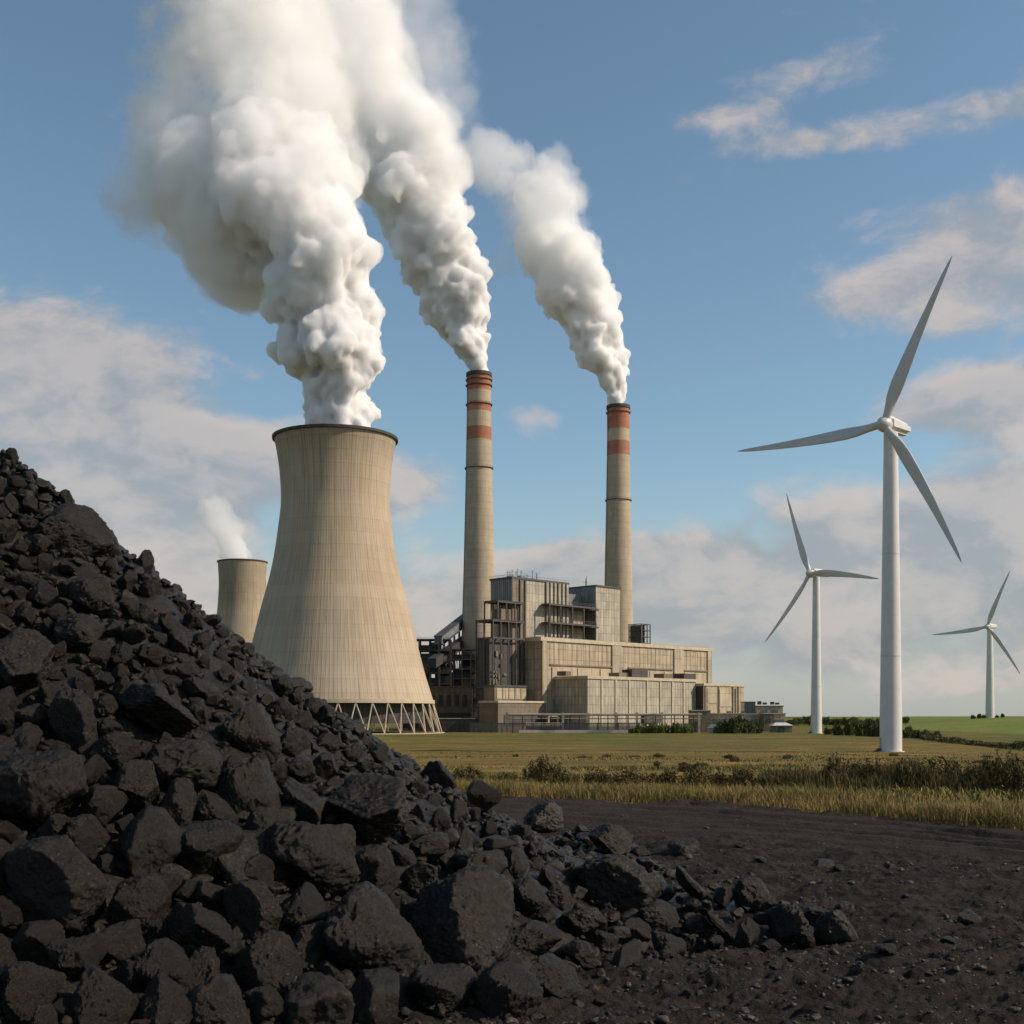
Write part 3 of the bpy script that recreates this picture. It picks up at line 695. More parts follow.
# ------------------------------------------------------------------ wind turbines
def blade_mesh(R, name):
    V = []; n = 20; st = np.concatenate([np.linspace(.02, .3, 12), np.linspace(.34, 1.0, 16)])
    for s in st:
        ch = R*np.interp(s, [0, .05, .10, .16, .24, .35, .5, .7, .88, .97, 1.0], [.046, .047, .056, .072, .081, .074, .060, .042, .026, .014, .003])
        th = R*np.interp(s, [0, .06, .14, .24, .5, 1.0], [.046, .045, .036, .024, .012, .0012])
        tw = math.radians(np.interp(s, [0, .1, .25, .5, 1], [26, 24, 15, 7, 1])); sw = -R*.012*math.sin(math.pi*s)
        rootness = 1-sstep(s, .03, .16)
        for k in range(n):
            t = 2*math.pi*k/n; cx = math.cos(t)*.5; yy = math.sin(t)*.5
            foil = yy*(1-.55*(cx+.5))*(1.15)
            px = ch*(cx-.12*(1-rootness)); py = th*(rootness*yy+(1-rootness)*foil)
            V.append((px*math.cos(tw)-py*math.sin(tw)+sw, px*math.sin(tw)+py*math.cos(tw)-R*.02*s*s, s*R))
    m = len(st); Q = [(i*n+k, i*n+(k+1)%n, (i+1)*n+(k+1)%n, (i+1)*n+k) for i in range(m-1) for k in range(n)]
    me = bpy.data.meshes.new(name); me.from_pydata(V, [], Q+[tuple(range(n))[::-1], tuple((m-1)*n+k for k in range(n))])
    me.polygons.foreach_set('use_smooth', np.ones(len(me.polygons), bool)); me.set_sharp_from_angle(angle=math.radians(70)); me.update(); return me
def turbine(px, base, d, hub_px, hub_py, angles, R, rb, rt, yaw, label, zoff=0.0):
    """angles: blade angles in degrees, counted anticlockwise from the right as seen from the camera"""
    x = (px-512)/F*d; H = CAMZ+(HY-hub_py)/F*d-base
    t = thing('wind_turbine', (x, d, base), label, 'wind turbine', 'white wind turbines')
    h = H-R*.035
    MB().lathe([(rb, -1.5), (rb, 0), (rb*.985, h*.12), (rb+(rt-rb)*.5, h*.5), (rt*1.03, h*.93), (rt, h)], 56).build('tower', M['white'], t, math.radians(40))
    for q in (.30, .62):
        r = np.interp(q*h, [0, h*.12, h*.5, h*.93], [rb, rb*.985, rb+(rt-rb)*.5, rt*1.03])
        MB().lathe([(r-.05, q*h-.14), (r+.035, q*h-.14), (r+.035, q*h+.14), (r-.05, q*h+.14)], 48, close=True).build('flange', M['blade'], t, math.radians(40))
    a = math.radians(-176); dd = np.array([math.cos(a), math.sin(a), 0]); sd_ = np.array([-dd[1], dd[0], 0]); mb = MB()
    for z0, z1, o, wd in ((.9, 3.1, .02, .5),):
        mb.add([tuple(dd*(rb+e)+sd_*s*wd+np.array([0, 0, z])) for e in (-.2, o) for s, z in ((-1, z0), (1, z0), (1, z1), (-1, z1))], [(0,1,2,3), (7,6,5,4), (0,4,5,1), (1,5,6,2), (2,6,7,3), (3,7,4,0)])
    mb.build('door', M['pipe'], t); mb = MB()
    for k in range(4): mb.add([tuple(dd*(rb+.05+e)+sd_*s*.6+np.array([0, 0, z])) for e in (0, 1.3-.3*k) for s, z in ((-1, .22*k), (1, .22*k), (1, .22*k+.2), (-1, .22*k+.2))], [(0,1,2,3), (7,6,5,4), (0,4,5,1), (1,5,6,2), (2,6,7,3), (3,7,4,0)])
    mb.build('steps', M['steel'], t)
    MB().lathe([(rb+.5, -1.6), (rb+.5, .18), (rb+.05, .2)], 40).build('foundation', M['kerbwhite'], t, math.radians(40))
    ya = math.radians(yaw); ax = np.array([-math.sin(ya), -math.cos(ya), 0])      # rotor looks this way
    hz = np.array([math.cos(ya), -math.sin(ya), 0]); ov = R*.10
    hubc = ax*ov+np.array([0, 0, H])
    na = bpy.data.meshes.new('nacelle'); bm = bmesh.new(); bmesh.ops.create_cube(bm, size=1)
    for v in bm.verts:
        v.co.x *= R*.092; v.co.z *= R*.092; v.co.y *= R*.30
        if v.co.y > 0: v.co.z = v.co.z*.78+R*.004; v.co.x *= .85
        v.co.y += R*.075
    bmesh.ops.bevel(bm, geom=list(bm.edges), offset=R*.022, segments=3, affect='EDGES'); bm.to_mesh(na); bm.free()
    na.polygons.foreach_set('use_smooth', np.ones(len(na.polygons), bool)); na.set_sharp_from_angle(angle=math.radians(45))
    no = link('nacelle', na, M['white'], t); no.location = (0, 0, H+R*.012); no.rotation_euler = (0, 0, -ya)
    # hub: a nose cone turned about the rotor axis (local -y)
    prof = [(.001, 1.18), (.22, 1.12), (.52, .90), (.80, .52), (.95, .1), (.98, -.4), (.86, -.8), (.5, -.95)]
    hb = MB(); r_ = R*.048
    P_ = [(r*r_*math.cos(2*math.pi*k/32), -z*r_, r*r_*math.sin(2*math.pi*k/32)) for r, z in prof for k in range(32)]
    hb.add(P_, [(i*32+k, i*32+(k+1)%32, (i+1)*32+(k+1)%32, (i+1)*32+k) for i in range(len(prof)-1) for k in range(32)]+[tuple((len(prof)-1)*32+k for k in range(32))])
    ho = hb.build('hub', M['blade'], t, math.radians(60)); ho.location = hubc; ho.rotation_euler = (0, 0, -ya)
    bme = blade_mesh(R, 'blade')
    from mathutils import Matrix
    for an in angles:
        a = math.radians(an); up = hz*math.cos(a)+np.array([0, 0, 1])*math.sin(a)      # along the blade
        cx = np.cross(-ax, up)                                                        # chord direction
        m3 = Matrix(((cx[0], -ax[0], up[0], hubc[0]), (cx[1], -ax[1], up[1], hubc[1]), (cx[2], -ax[2], up[2], hubc[2]), (0, 0, 0, 1)))
        bo_ = link('blade', bme, M['blade'], t); bo_.matrix_local = m3
    return t
turbine(890.8, gz(0, 268)-.0, 268, 885, 427.0, (64.8, 181.5, 298.7), 35.6, 2.35, 1.5, 41, 'biggest white wind turbine, standing nearest in the meadow')
turbine(816.3, FLAT, 555, 811, 574, (109.8, 351, 227), 40.4, 2.45, 1.55, 57, 'middle sized wind turbine beyond the meadow, just right of the works houses')
zt = float(zhill(np.array([348.0]), np.array([900.0]))[0])
turbine(989.9, zt, 900, 988, 627, (66.2, 185.2, 304.9), 42.9, 3.1, 1.9, 46, 'smallest looking wind turbine, on the green hill crest beside low bushes')

# ------------------------------------------------------------------ steam and smoke
def outer_skins(me):
    """drop the enclosed bubbles and stray crumbs the fusing leaves inside"""
    n = len(me.vertices); e = np.empty(len(me.edges)*2, np.int32); me.edges.foreach_get('vertices', e); e = e.reshape(-1, 2)
    lab = np.arange(n)
    while True:
        m = np.minimum(lab[e[:, 0]], lab[e[:, 1]]); new = lab.copy()
        np.minimum.at(new, e[:, 0], m); np.minimum.at(new, e[:, 1], m); new = new[new]; new = new[new]
        if (new == lab).all(): break
        lab = new
    P_ = np.empty(n*3, np.float32); me.vertices.foreach_get('co', P_); P_ = P_.reshape(-1, 3).astype(float); P_ -= P_.mean(0)
    q = np.empty(len(me.polygons)*4, np.int32); me.loops.foreach_get('vertex_index', q); q = q.reshape(-1, 4)
    vol = np.einsum('ij,ij->i', P_[q[:, 0]], np.cross(P_[q[:, 1]], P_[q[:, 2]]))+np.einsum('ij,ij->i', P_[q[:, 0]], np.cross(P_[q[:, 2]], P_[q[:, 3]]))
    tot = np.bincount(lab[q[:, 0]], vol, n); big = tot > .004*tot.max()
    q = q[big[lab[q[:, 0]]]]; used = np.unique(q); mp = np.full(n, -1); mp[used] = np.arange(len(used))
    co = np.empty(n*3, np.float32); me.vertices.foreach_get('co', co)
    out = np_mesh(me.name, co.reshape(-1, 3)[used], mp[q], True); bpy.data.meshes.remove(me); return out
def plume_mesh(name, ctrl, d, rng, voxel, kids=16, fine=5, squash=1.0, hole=0.0):
    """ctrl rows (px, py, radius px): puffs upon puffs along a drifting path, fused into one closed skin"""
    ctrl = np.array(ctrl, float); m = d/F
    sl = np.hypot(*np.diff(ctrl[:, :2], axis=0).T); t = np.concatenate([[0], np.cumsum(sl)]); LT = t[-1]
    sph = []; s = 0.0
    while s < LT:
        x, y, r = (np.interp(s, t, ctrl[:, k]) for k in range(3))
        for k in range(3):
            rr = r*rng.uniform(.42, .66); a = rng.uniform(0, 2*math.pi); off = (r-rr)*math.sqrt(rng.uniform(.25, 1))
            if rng.random() < hole*s/LT: continue
            p = P(x+off*math.cos(a), y+.6*rng.uniform(-.5, .5)*r, d); p[1] += off*math.sin(a)*m*squash
            sph.append((p, rr*m))
        s += .33*r
    out = list(sph)
    for p, r in sph:
        ks = []
        for k in range(kids):
            u = rng.normal(size=3); u /= np.linalg.norm(u); r2 = r*rng.uniform(.18, .44)
            ks.append((p+u*(r-.35*r2), r2))
        out += ks
        for q, r2 in ks:
            for k in range(fine):
                u2 = rng.normal(size=3)+1.3*(q-p)/r; u2 /= np.linalg.norm(u2); r3 = r2*rng.uniform(.22, .46)
                if r3 > voxel*.9: out.append((q+u2*(r2-.3*r3), r3))
    V, Fc, o = [], [], 0
    for p, r in out:
        v, f = IC[3 if r > 5*voxel else 2]; V.append(v*r+p); Fc.append(f+o); o += len(v)
    me = np_mesh(name, np.concatenate(V), np.concatenate(Fc))
    tmp = bpy.data.objects.new('tmp', me); C.objects.link(tmp)
    md = tmp.modifiers.new('r', 'REMESH'); md.mode = 'VOXEL'; md.voxel_size = voxel; md.use_smooth_shade = True
    new = bpy.data.meshes.new_from_object(tmp.evaluated_get(bpy.context.evaluated_depsgraph_get()))
    bpy.data.objects.remove(tmp); bpy.data.meshes.remove(me); new.name = name
    new = outer_skins(new)
    n = len(new.vertices); co_ = np.empty(n*3, np.float32); new.vertices.foreach_get('co', co_); co_ = co_.reshape(-1, 3).astype(float)
    no_ = np.empty(n*3, np.float32); new.vertices.foreach_get('normal', no_); no_ = no_.reshape(-1, 3)
    co_ += no_*(voxel*1.5*fbm(co_/(voxel*4.5), 3, 7)+voxel*2.6*fbm(co_/(voxel*15), 2, 8))[:, None]
    new.vertices.foreach_set('co', co_.astype(np.float32).ravel()); new.update()
    tmp = bpy.data.objects.new('tmp', new); C.objects.link(tmp)                # fuse again, so no fold crosses itself
    md = tmp.modifiers.new('r', 'REMESH'); md.mode = 'VOXEL'; md.voxel_size = voxel*.92; md.use_smooth_shade = True
    fin = bpy.data.meshes.new_from_object(tmp.evaluated_get(bpy.context.evaluated_depsgraph_get()))
    bpy.data.objects.remove(tmp); bpy.data.meshes.remove(new); fin.name = name
    return outer_skins(fin)
def m_steam(name, zs, dens, thr=(.28, .28), soft=.22, scale=.03, tint=(.986, .979, .976), aniso=0.0, cores=None, core_in=.25):
    """density falls with height between zs; noise opens gaps where thr is high; cores fade it out away from the given balls"""
    m = bpy.data.materials.new(name); m.use_nodes = True; g = G(m.node_tree); p = g.pos(); z = g.sep(p)[2]
    u = g.ramp(z, zs[0], zs[1], 0, 1, False)
    de = g.m('MULTIPLY', g.m('POWER', dens[1]/dens[0], u), dens[0])
    no = g.noise(g.vadd(p, (13.0, 7.0, 3.0)), scale, 6 if cores else 5, .66 if cores else .62)
    th = g.ramp(u, 0, 1, thr[0], thr[1], False)
    if cores:
        best = None
        for c, r in cores:
            dist = g.n('VectorMath', {0: p, 1: tuple(map(float, c))}, operation='DISTANCE').outputs['Value']
            f = g.ramp(dist, r*core_in, r, 1.0, 0.0); best = f if best is None else g.m('MAXIMUM', best, f)
        th = g.m('ADD', th, g.m('MULTIPLY', g.m('SUBTRACT', 1.0, best), .34)); de = g.m('MULTIPLY', de, best)
    k = g.ramp(g.m('SUBTRACT', no, th), 0.0, soft)
    v = g.n('VolumeScatter', {'Color': tint, 'Density': g.m('MULTIPLY', de, k), 'Anisotropy': aniso})
    g.n('OutputMaterial', {'Volume': v.outputs[0]}); return m
rng = np.random.default_rng(11)
def plume(name, ctrl, d, voxel, m, label, cat, grp, veil=(), **kw):
    o = tag(link(name, plume_mesh(name, ctrl, d, rng, voxel, **kw), m), label, cat, grp)
    for vc, vd, vv, z0, z1, dens, thr, sc_, *ci in veil:
        m2 = m_steam('thin_steam', (zof(z0, vd), zof(z1, vd)), dens, thr, .15, sc_, (.990, .983, .979), cores=[(P(x, y, vd), r*1.25*vd/F) for x, y, r in vc], core_in=ci[0] if ci else .25)
        link('wispy_veil', plume_mesh('wispy_veil', vc, vd, rng, vv, 16, 5), m2, o)
    return o
zof = lambda py, d: CAMZ+(HY-py)/F*d
plume('steam_plume', [(341,427,37), (339,400,42), (336,372,49), (331,340,57), (322,300,67), (308,258,76), (295,220,80), (284,188,80), (275,160,74)], BTD, .95,
      m_steam('dense_steam', (zof(425,BTD), zof(140,BTD)), (1.2, .12), (.10, .38), .18, .046),
      'thick white steam column rising from the big cooling tower', 'steam', 'plumes over the works', kids=18, fine=7,
      veil=[([(262,262,66), (236,222,82), (215,190,84)], 590, 1.7, 290, 130, (.14, .10), (.30, .34), .046, .6),
            ([(138,202,52), (160,190,72), (184,145,88), (205,90,100), (225,20,115), (232,-60,125), (215,-130,130)], 600, 1.9, 250, -100, (.075, .045), (.405, .42), .050, .4),
            ([(300,170,84), (280,110,100), (262,50,104), (250,-20,110), (235,-100,115)], 594, 1.9, 200, -100, (.10, .055), (.375, .40), .050, .45)])
plume('smoke_plume', [(478.5,376,10), (477,361,14.5), (470,338,24), (458,305,34), (447,275,42), (434,240,49), (418,200,55), (400,160,56), (384,130,54)], 760, 1.1,
      m_steam('dense_smoke', (zof(372,760), zof(120,760)), (1.2, .085), (.10, .41), .18, .042, (.984, .975, .971)),
      'pale smoke from the chimney with three bands, leaning left into the steam cloud', 'smoke', 'plumes over the works', kids=18, fine=6,
      veil=[([(425,190,66), (400,140,72), (365,90,82), (330,45,92), (300,-10,98), (270,-80,100)], 765, 2.0, 200, -60, (.085, .05), (.34, .37), .038, .5),
            ([(455,110,46), (430,60,70), (400,10,84), (370,-50,90)], 780, 2.3, 150, -60, (.014, .010), (.33, .36), .022)])
plume('smoke_plume', [(618,408,9.5), (616.5,393,13.5), (611,372,20), (600,344,29), (588,315,36), (575,285,41), (563,256,43), (552,230,40), (540,205,34), (528,184,28)], 840, 1.1,
      m_steam('dense_smoke', (zof(405,840), zof(185,840)), (1.2, .055), (.10, .41), .18, .042, (.984, .975, .971)),
      'pale smoke from the chimney with two bands, the rightmost plume', 'smoke', 'plumes over the works', kids=18, fine=6,
      veil=[([(556,240,46), (544,214,50), (530,188,50), (512,168,48), (490,155,42), (470,160,32)], 842, 1.8, 250, 130, (.050, .036), (.27, .32), .030),
            ([(520,250,34), (505,270,26)], 846, 1.8, 290, 220, (.02, .014), (.34, .38), .030),
            ([(572,200,28), (560,172,28), (552,156,22)], 842, 1.6, 210, 130, (.045, .032), (.29, .33), .032)])
plume('steam_plume', [(237,563,13), (236,550,15), (230,532,18), (222,515,20), (214,502,20)], 1330, 1.5,
      m_steam('small_steam', (zof(560,1330), zof(495,1330)), (.11, .018), (.10, .36), .2, .02),
      'small faint steam wisp above the distant cooling tower', 'steam', 'plumes over the works',
      veil=[([(212,503,18), (205,485,22), (204,462,18)], 1335, 2.4, 515, 440, (.014, .006), (.30, .36), .018)])

# ------------------------------------------------------------------ coal heap
HX, HYC, HH, HR, HK = -8.69, 21.27, 7.81, 11.86, 1.366
def heap_s(x, y):
    u = np.asarray(x)-HX; return np.hypot(np.where(u < 0, np.minimum(u+9, 0), u), np.asarray(y)-HYC)/HR      # a ridge that runs on to the left
def heap_z(x, y):
    s = heap_s(x, y)
    z = np.where(s < 1, HH*np.clip(1-s, 0, None)**HK, -5*(s-1))
    q = np.hypot((np.asarray(x)-2.9)*.80+(np.asarray(y)-19.0)*.25, (np.asarray(y)-19.0)*1.0)/2.1      # low tail of spilled lumps
    z = np.maximum(z, np.where(q < 1, .62*(1-q), -5*(q-1)))
    q = np.hypot((np.asarray(x)-1.5)/1.7, (np.asarray(y)-25.0)/4.6)
    return np.maximum(z, np.where(q < 1, .95*(1-q)**.8, -5*(q-1)))
def zmound(x, y):
    p = np.stack([x, y, 0*x], -1); s = heap_s(x, y)
    return np.maximum(heap_z(x, y), -.3)-.12+.16*fbm(p*1.6, 5, 71)*sstep(1.1-s, 0, .2)-.30*(1-sstep(heap_z(x, y), -.1, .25))
X, Y = np.meshgrid(np.linspace(HX-22.5, HX+13.4, 520), np.linspace(HYC-13.4, HYC+13.4, 400)); Z = zmound(X, Y)
idx = np.arange(X.size).reshape(X.shape)
Q = np.stack([idx[:-1, :-1], idx[:-1, 1:], idx[1:, 1:], idx[1:, :-1]], -1).reshape(-1, 4)
tag(link('coal_heap_base', np_mesh('coal_heap_base', np.c_[X.ravel(), Y.ravel(), Z.ravel()], Q, True), M['coal']),
    'great dark heap of coal slack under the lumps', 'coal heap', kind='stuff')
def rock(seed, sub, K=15, p=16, rough=1.0):
    r0 = np.random.default_rng(seed); v, f = IC[sub]; nrm = r0.normal(size=(K, 3)); nrm /= np.linalg.norm(nrm, axis=1)[:, None]
    dd = r0.uniform(.68, 1.0, K); h = np.clip(v @ nrm.T, 0, None)/dd
    r = (np.sum(h**p, axis=1)+1e-3)**(-1/p); r = np.minimum(r, 1.25)
    V = v*r[:, None]
    n = .075*fbm(V*1.4+seed, 2, seed)+rough*(.034*fbm(V*4.5+seed, 3, seed+3)+.026*fbm(V*11+seed, 3, seed+5)+.016*fbm(V*22+seed, 2, seed+9))
    V = V*(1+n)[:, None]; V = V/np.max(np.abs(V), axis=0)
    return V, f
PROTO = [np_mesh('coal_lump', *rock(100+k, 6 if k < 9 else 5, 20 if k == 0 else 8+k % 5, 9 if k == 0 else 14+(k % 4)*6), True) for k in range(16)]
for me in PROTO: me.materials.append(M['coal'])
def hit(px, py, lift=0.0):
    """where the view through these pixels meets the heap or the yard"""
    px, py = np.atleast_1d(px).astype(float), np.atleast_1d(py).astype(float)
    kx, kz = (px-512)/F, (HY-py)/F; d = np.linspace(7, 40, 1300)
    X = kx[:, None]*d; Y = d[None, :]+0*X; Zr = CAMZ+kz[:, None]*d
    below = Zr < np.maximum(heap_z(X, Y), 0)+lift
    i = below.argmax(1); ok = below.any(1); j = np.arange(len(px))
    return np.c_[X[j, i], Y[j, i], Zr[j, i]], ok
rng = np.random.default_rng(5); nl = 0
def lump(pos, size, label, grp, rot=None, pi=None, sink=.25):
    global nl
    o = bpy.data.objects.new('coal_lump', PROTO[nl % 16 if pi is None else pi]); nl += 1; C.objects.link(o)
    r = rot if rot is not None else tuple(rng.uniform(-math.pi, math.pi, 3))
    o.rotation_euler = r; o.scale = tuple(size)
    n = np.array([pos[0]-HX, pos[1]-HYC, 0]); n /= max(np.linalg.norm(n), 1e-6); n = n*.45+np.array([0, -.1, .88])
    ms = float(np.mean(size))
    o.location = tuple(np.array(pos)+n*ms*(.42-sink)); tag(o, label, 'coal lump', grp); return o
# the lumps one can pick out: px, py, width px, height px, label
BIG = [(365,940,105,106,'big rounded coal boulder at the foot of the heap, left of the longest faceted one'),
       (458,930,108,112,'longest faceted coal boulder at the foot of the heap, sloping down to the right'),
       (365,816,120,74,'wide flat topped coal boulder halfway up the heap below the big cooling tower'),
       (316,862,108,70,'broad coal boulder directly below the wide flat topped one'),
       (191,768,92,66,'large coal boulder with a pale ridge at the middle of the heap'),
       (33,795,100,98,'huge coal boulder cut by the left picture edge at the middle height of the heap'),
       (60,890,112,92,'huge slanting coal boulder low on the heap near the left picture edge'),
       (140,908,58,70,'upright blocky coal boulder just right of the huge slanting one'),
       (199,932,80,60,'pointed coal boulder between the upright blocky one and the rounded one at the foot'),
       (165,969,62,60,'squat coal boulder at the bottom of the heap below the pointed one'),
       (266,969,68,68,'square faced coal boulder at the bottom, left of the big rounded boulder'),
       (139,791,58,60,'dark coal boulder lower left of the pale ridged boulder'),
       (250,795,62,66,'tall split coal boulder right of the pale ridged boulder'),
       (30,990,70,78,'coal boulder in the bottom left corner of the picture'),
       (76,960,56,54,'rounded coal boulder beside the one in the bottom left corner'),
       (74,722,48,68,'upright coal boulder in the upper left half, above the huge cut one'),
       (116,755,46,44,'small cubic coal boulder above the dark boulder'),
       (155,713,92,44,'long flat coal slab above the pale ridged boulder'),
       (250,735,62,60,'jutting coal boulder in the middle of the right slope'),
       (72,535,70,52,'largest dark coal boulder near the top of the heap'),
       (22,668,82,70,'broad coal boulder at the left picture edge below the upper slope'),
       (95,598,48,38,'angular coal boulder below the largest one near the top'),
       (82,632,54,44,'coal boulder with a flat face in the upper left part of the heap'),
       (476,871,54,46,'shiny dark coal boulder right of the wide flat topped one'),
       (612,893,86,66,'wedge shaped coal boulder at the right toe of the heap'),
       (545,826,48,48,'coal boulder on the right skyline of the heap against the dark track'),
       (582,925,52,38,'low coal boulder in front of the wedge shaped one'),
       (525,900,56,42,'cracked coal boulder between the longest faceted boulder and the wedge'),
       (657,920,46,32,'low coal boulder right of the wedge at the toe of the heap'),
       (610,846,52,36,'flattish coal boulder behind the wedge shaped one'),
       (685,857,40,30,'pyramid shaped coal lump standing alone behind the toe of the heap'),
       (750,894,44,44,'tilted coal slab at the far right toe of the heap'),
       (690,888,46,36,'knobbly coal boulder between the pyramid shaped lump and the tilted slab'),
       (812,917,32,20,'small dark coal lump lying apart on the ground, right of the heap'),
       (430,848,48,30,'triangular coal boulder just under the middle skyline of the heap'),
       (436,778,36,34,'coal lump on the heap skyline beside the meadow edge'),
       (480,795,38,30,'coal lump low on the heap skyline, above the dark track'),
       (718,927,40,20,'flat coal lump in front of the tilted slab')]
placed = []
pts, ok = hit([b[0] for b in BIG], [min(b[1]+b[3]*.12, b[1]+9) for b in BIG])
for i, ((px, py, bw_, bh_, lab), p, k) in enumerate(zip(BIG, pts, ok)):
    m = p[1]/F; s = (bw_*m*.53, (bw_+bh_)*m*.25, bh_*m*.54)
    tilt = .35 if 'slop' in lab or 'slant' in lab or 'wedge' in lab else 0
    rot = (rng.uniform(-.25, .25), (tilt or rng.uniform(-.2, .2)), rng.uniform(-.5, .5))
    if 'tilted slab' in lab: s = (s[0]*1.25, s[1]*.9, s[2]*.42); rot = (.1, .8, .2)
    placed.append((px, py, (bw_+bh_)*.25)); lump(p, s, lab, 'coal lumps of the heap', rot, i % 9, .12)
# fill the face of the heap, large first
cand = rng.uniform((-40, 430), (835, 1035), (16000, 2)); pts, ok = hit(cand[:, 0], cand[:, 1])
srad = heap_s(pts[:, 0], pts[:, 1])
kk = ok & (heap_z(pts[:, 0], pts[:, 1]) > .02); cand, pts, srad = cand[kk], pts[kk], srad[kk]
wanted = rng.lognormal(0, .30, len(cand)); real = (.195+.29*sstep(srad, .30, .85)*sstep(HYC-pts[:, 1], 1.0, 7.0)*(1-.5*sstep(pts[:, 0], -.5, 2)))*wanted      # metres across
real = np.where(rng.random(len(cand)) < .03, real*1.5, real)
real = np.where(srad < .12, np.minimum(real, .3), real)
spx = np.clip(real*F/pts[:, 1], 7.5, 74); order = np.argsort(-spx); sel = []
PX = np.array([b[0] for b in placed]); PY = np.array([b[1] for b in placed]); PR = np.array([b[2] for b in placed])
for i in order:
    r = spx[i]*.5; dq = np.hypot(PX-cand[i, 0], (PY-cand[i, 1])*1.1)
    if (dq < .76*(PR+r)).any(): continue
    PX = np.append(PX, cand[i, 0]); PY = np.append(PY, cand[i, 1]); PR = np.append(PR, r); sel.append(i)
print('filler lumps', len(sel))
nind = 300-len(BIG)-34
for i in sel[:nind]:
    h = spx[i]/pts[i, 1]*0; s = spx[i]*pts[i, 1]/F*.56
    upper = pts[i, 2] > 3.2
    lump(pts[i], (s*rng.uniform(.9, 1.25), s*rng.uniform(.75, 1.05), s*rng.uniform(.68, .95)),
         'middling coal lump wedged among others on the upper half of the heap' if upper else 'middling coal lump wedged among others on the lower half of the heap', 'coal lumps of the heap')
# the smaller lumps and slack: one mass
SM = [rock(300+k, 4, 10+k % 5, 14) for k in range(10)]; SS = [rock(400+k, 3, 9+k % 4, 14) for k in range(10)]
def rubble(name, pos, size, material, label=None, cat=None, protos=SM, flat=(.6, 1.0)):
    V, Fc, o = [], [], 0
    for i, (p, s) in enumerate(zip(pos, size)):
        v, f = protos[i % len(protos)]
        a = rng.normal(size=(3, 3)); q, _ = np.linalg.qr(a)
        if np.linalg.det(q) < 0: q[:, 0] *= -1
        v = (v*np.array([rng.uniform(.8, 1.2), rng.uniform(.7, 1.1), 1]))@q.T*s; v[:, 2] *= rng.uniform(*flat)
        V.append(v+p); Fc.append(f+o); o += len(v)
    return tag(link(name, np_mesh(name, np.concatenate(V), np.concatenate(Fc), True), material), label, cat, kind='stuff')
pos = [pts[i]+np.array([0, 0, .10*real[i]]) for i in sel[nind:]]; siz = [spx[i]*pts[i, 1]/F*.56 for i in sel[nind:]]
def slope_pts(n, smin, smax, front):
    s = np.sqrt(rng.uniform(smin**2, smax**2, n)); a = rng.uniform(0, 2*math.pi, n)
    x, y = HX+HR*s*np.cos(a), HYC+HR*s*np.sin(a); x = np.where(x < HX, x-9*rng.random(n), x); return np.c_[x, y, np.maximum(heap_z(x, y), 0)], s
q, s = slope_pts(3400, .0, 1.02, True); pos += list(q-np.array([0, 0, .07])); siz += list(rng.lognormal(math.log(.105), .40, len(q)))
rubble('coal_slack', pos, siz, M['coal'], 'small black coal lumps and slack filling the heap', 'coal', SM)
q, s = slope_pts(7000, .0, 1.10, True)
jit = rng.normal(0, .35, (7000, 2))*(s > .97)[:, None]; q[:, :2] += jit; q[:, 2] = np.maximum(heap_z(q[:, 0], q[:, 1]), zyard(q[:, 0], q[:, 1])-.01)
rubble('coal_crumbs', list(q), rng.lognormal(math.log(.045), .40, len(q)), M['coal'], 'fine coal crumbs over the heap and round its toe', 'coal', SS)
# stones lying about the yard
def ground_hit(px, py):
    d = CAMZ*F/(py-HY); return np.array([(px-512)/F*d, d])
rr = np.random.default_rng(8); n = 22000
tq = rr.uniform(-.75, .75, n); dq_ = CAMZ*F/(rr.uniform(92, 420, n)); xq = tq*dq_; e, _, trk = yard_parts(xq, dq_)
okk = (e > .3) & (rr.random(n) < 1-.6*trk) & (fbm(np.c_[xq*.8, dq_*.8, 0*xq], 3, 91) > rr.uniform(-.9, .5, n))
xq, dq_ = xq[okk], dq_[okk]; zq = zyard(xq, dq_); sq = np.clip(rr.lognormal(math.log(.0150), .60, len(xq)), .006, .10)*(dq_/15)**.35
M['stone'] = mat('dusty_coal_stone', m_coal(.6))
rubble('yard_gravel', list(np.c_[xq, dq_, zq+sq*.2]), sq, M['stone'], 'coal gravel strewn over the dark yard', 'gravel', [rock(500+k, 2, 8, 12) for k in range(8)], (.45, .9))
spots = [(846,913,22), (795,931,14), (760,866,16), (823,863,22), (840,872,16), (891,871,14), (740,853,14), (931,911,12), (970,924,26), (950,945,20), (796,968,24), (887,967,26), (772,966,14), (775,980,14),
         (690,995,18), (683,1003,12), (1005,950,14), (1010,1000,12), (720,880,14), (905,902,10), (760,905,20), (780,922,18), (640,975,18), (560,975,34), (600,1000,16), (500,1005,20), (430,1012,18), (540,1010,14), (862,985,12), (830,1008,14), (930,985,13), (985,880,11), (1000,905,10), (668,960,20)]
for i, (px, py, w_) in enumerate(spots):
    x, y = ground_hit(px, py); s = w_*y/F*.55; o = bpy.data.objects.new('loose_stone', PROTO[9+i % 7]); C.objects.link(o)
    z = float(zyard(np.array([x]), np.array([y]))[0])
    o.location = (x, y, z+s*.15); o.scale = (s, s*.8, s*.55); o.rotation_euler = (rng.uniform(-.3, .3), rng.uniform(-.3, .3), rng.uniform(0, 6))
    tag(o, 'small loose coal stone lying on the open dark ground of the yard', 'stone', 'loose stones on the yard')

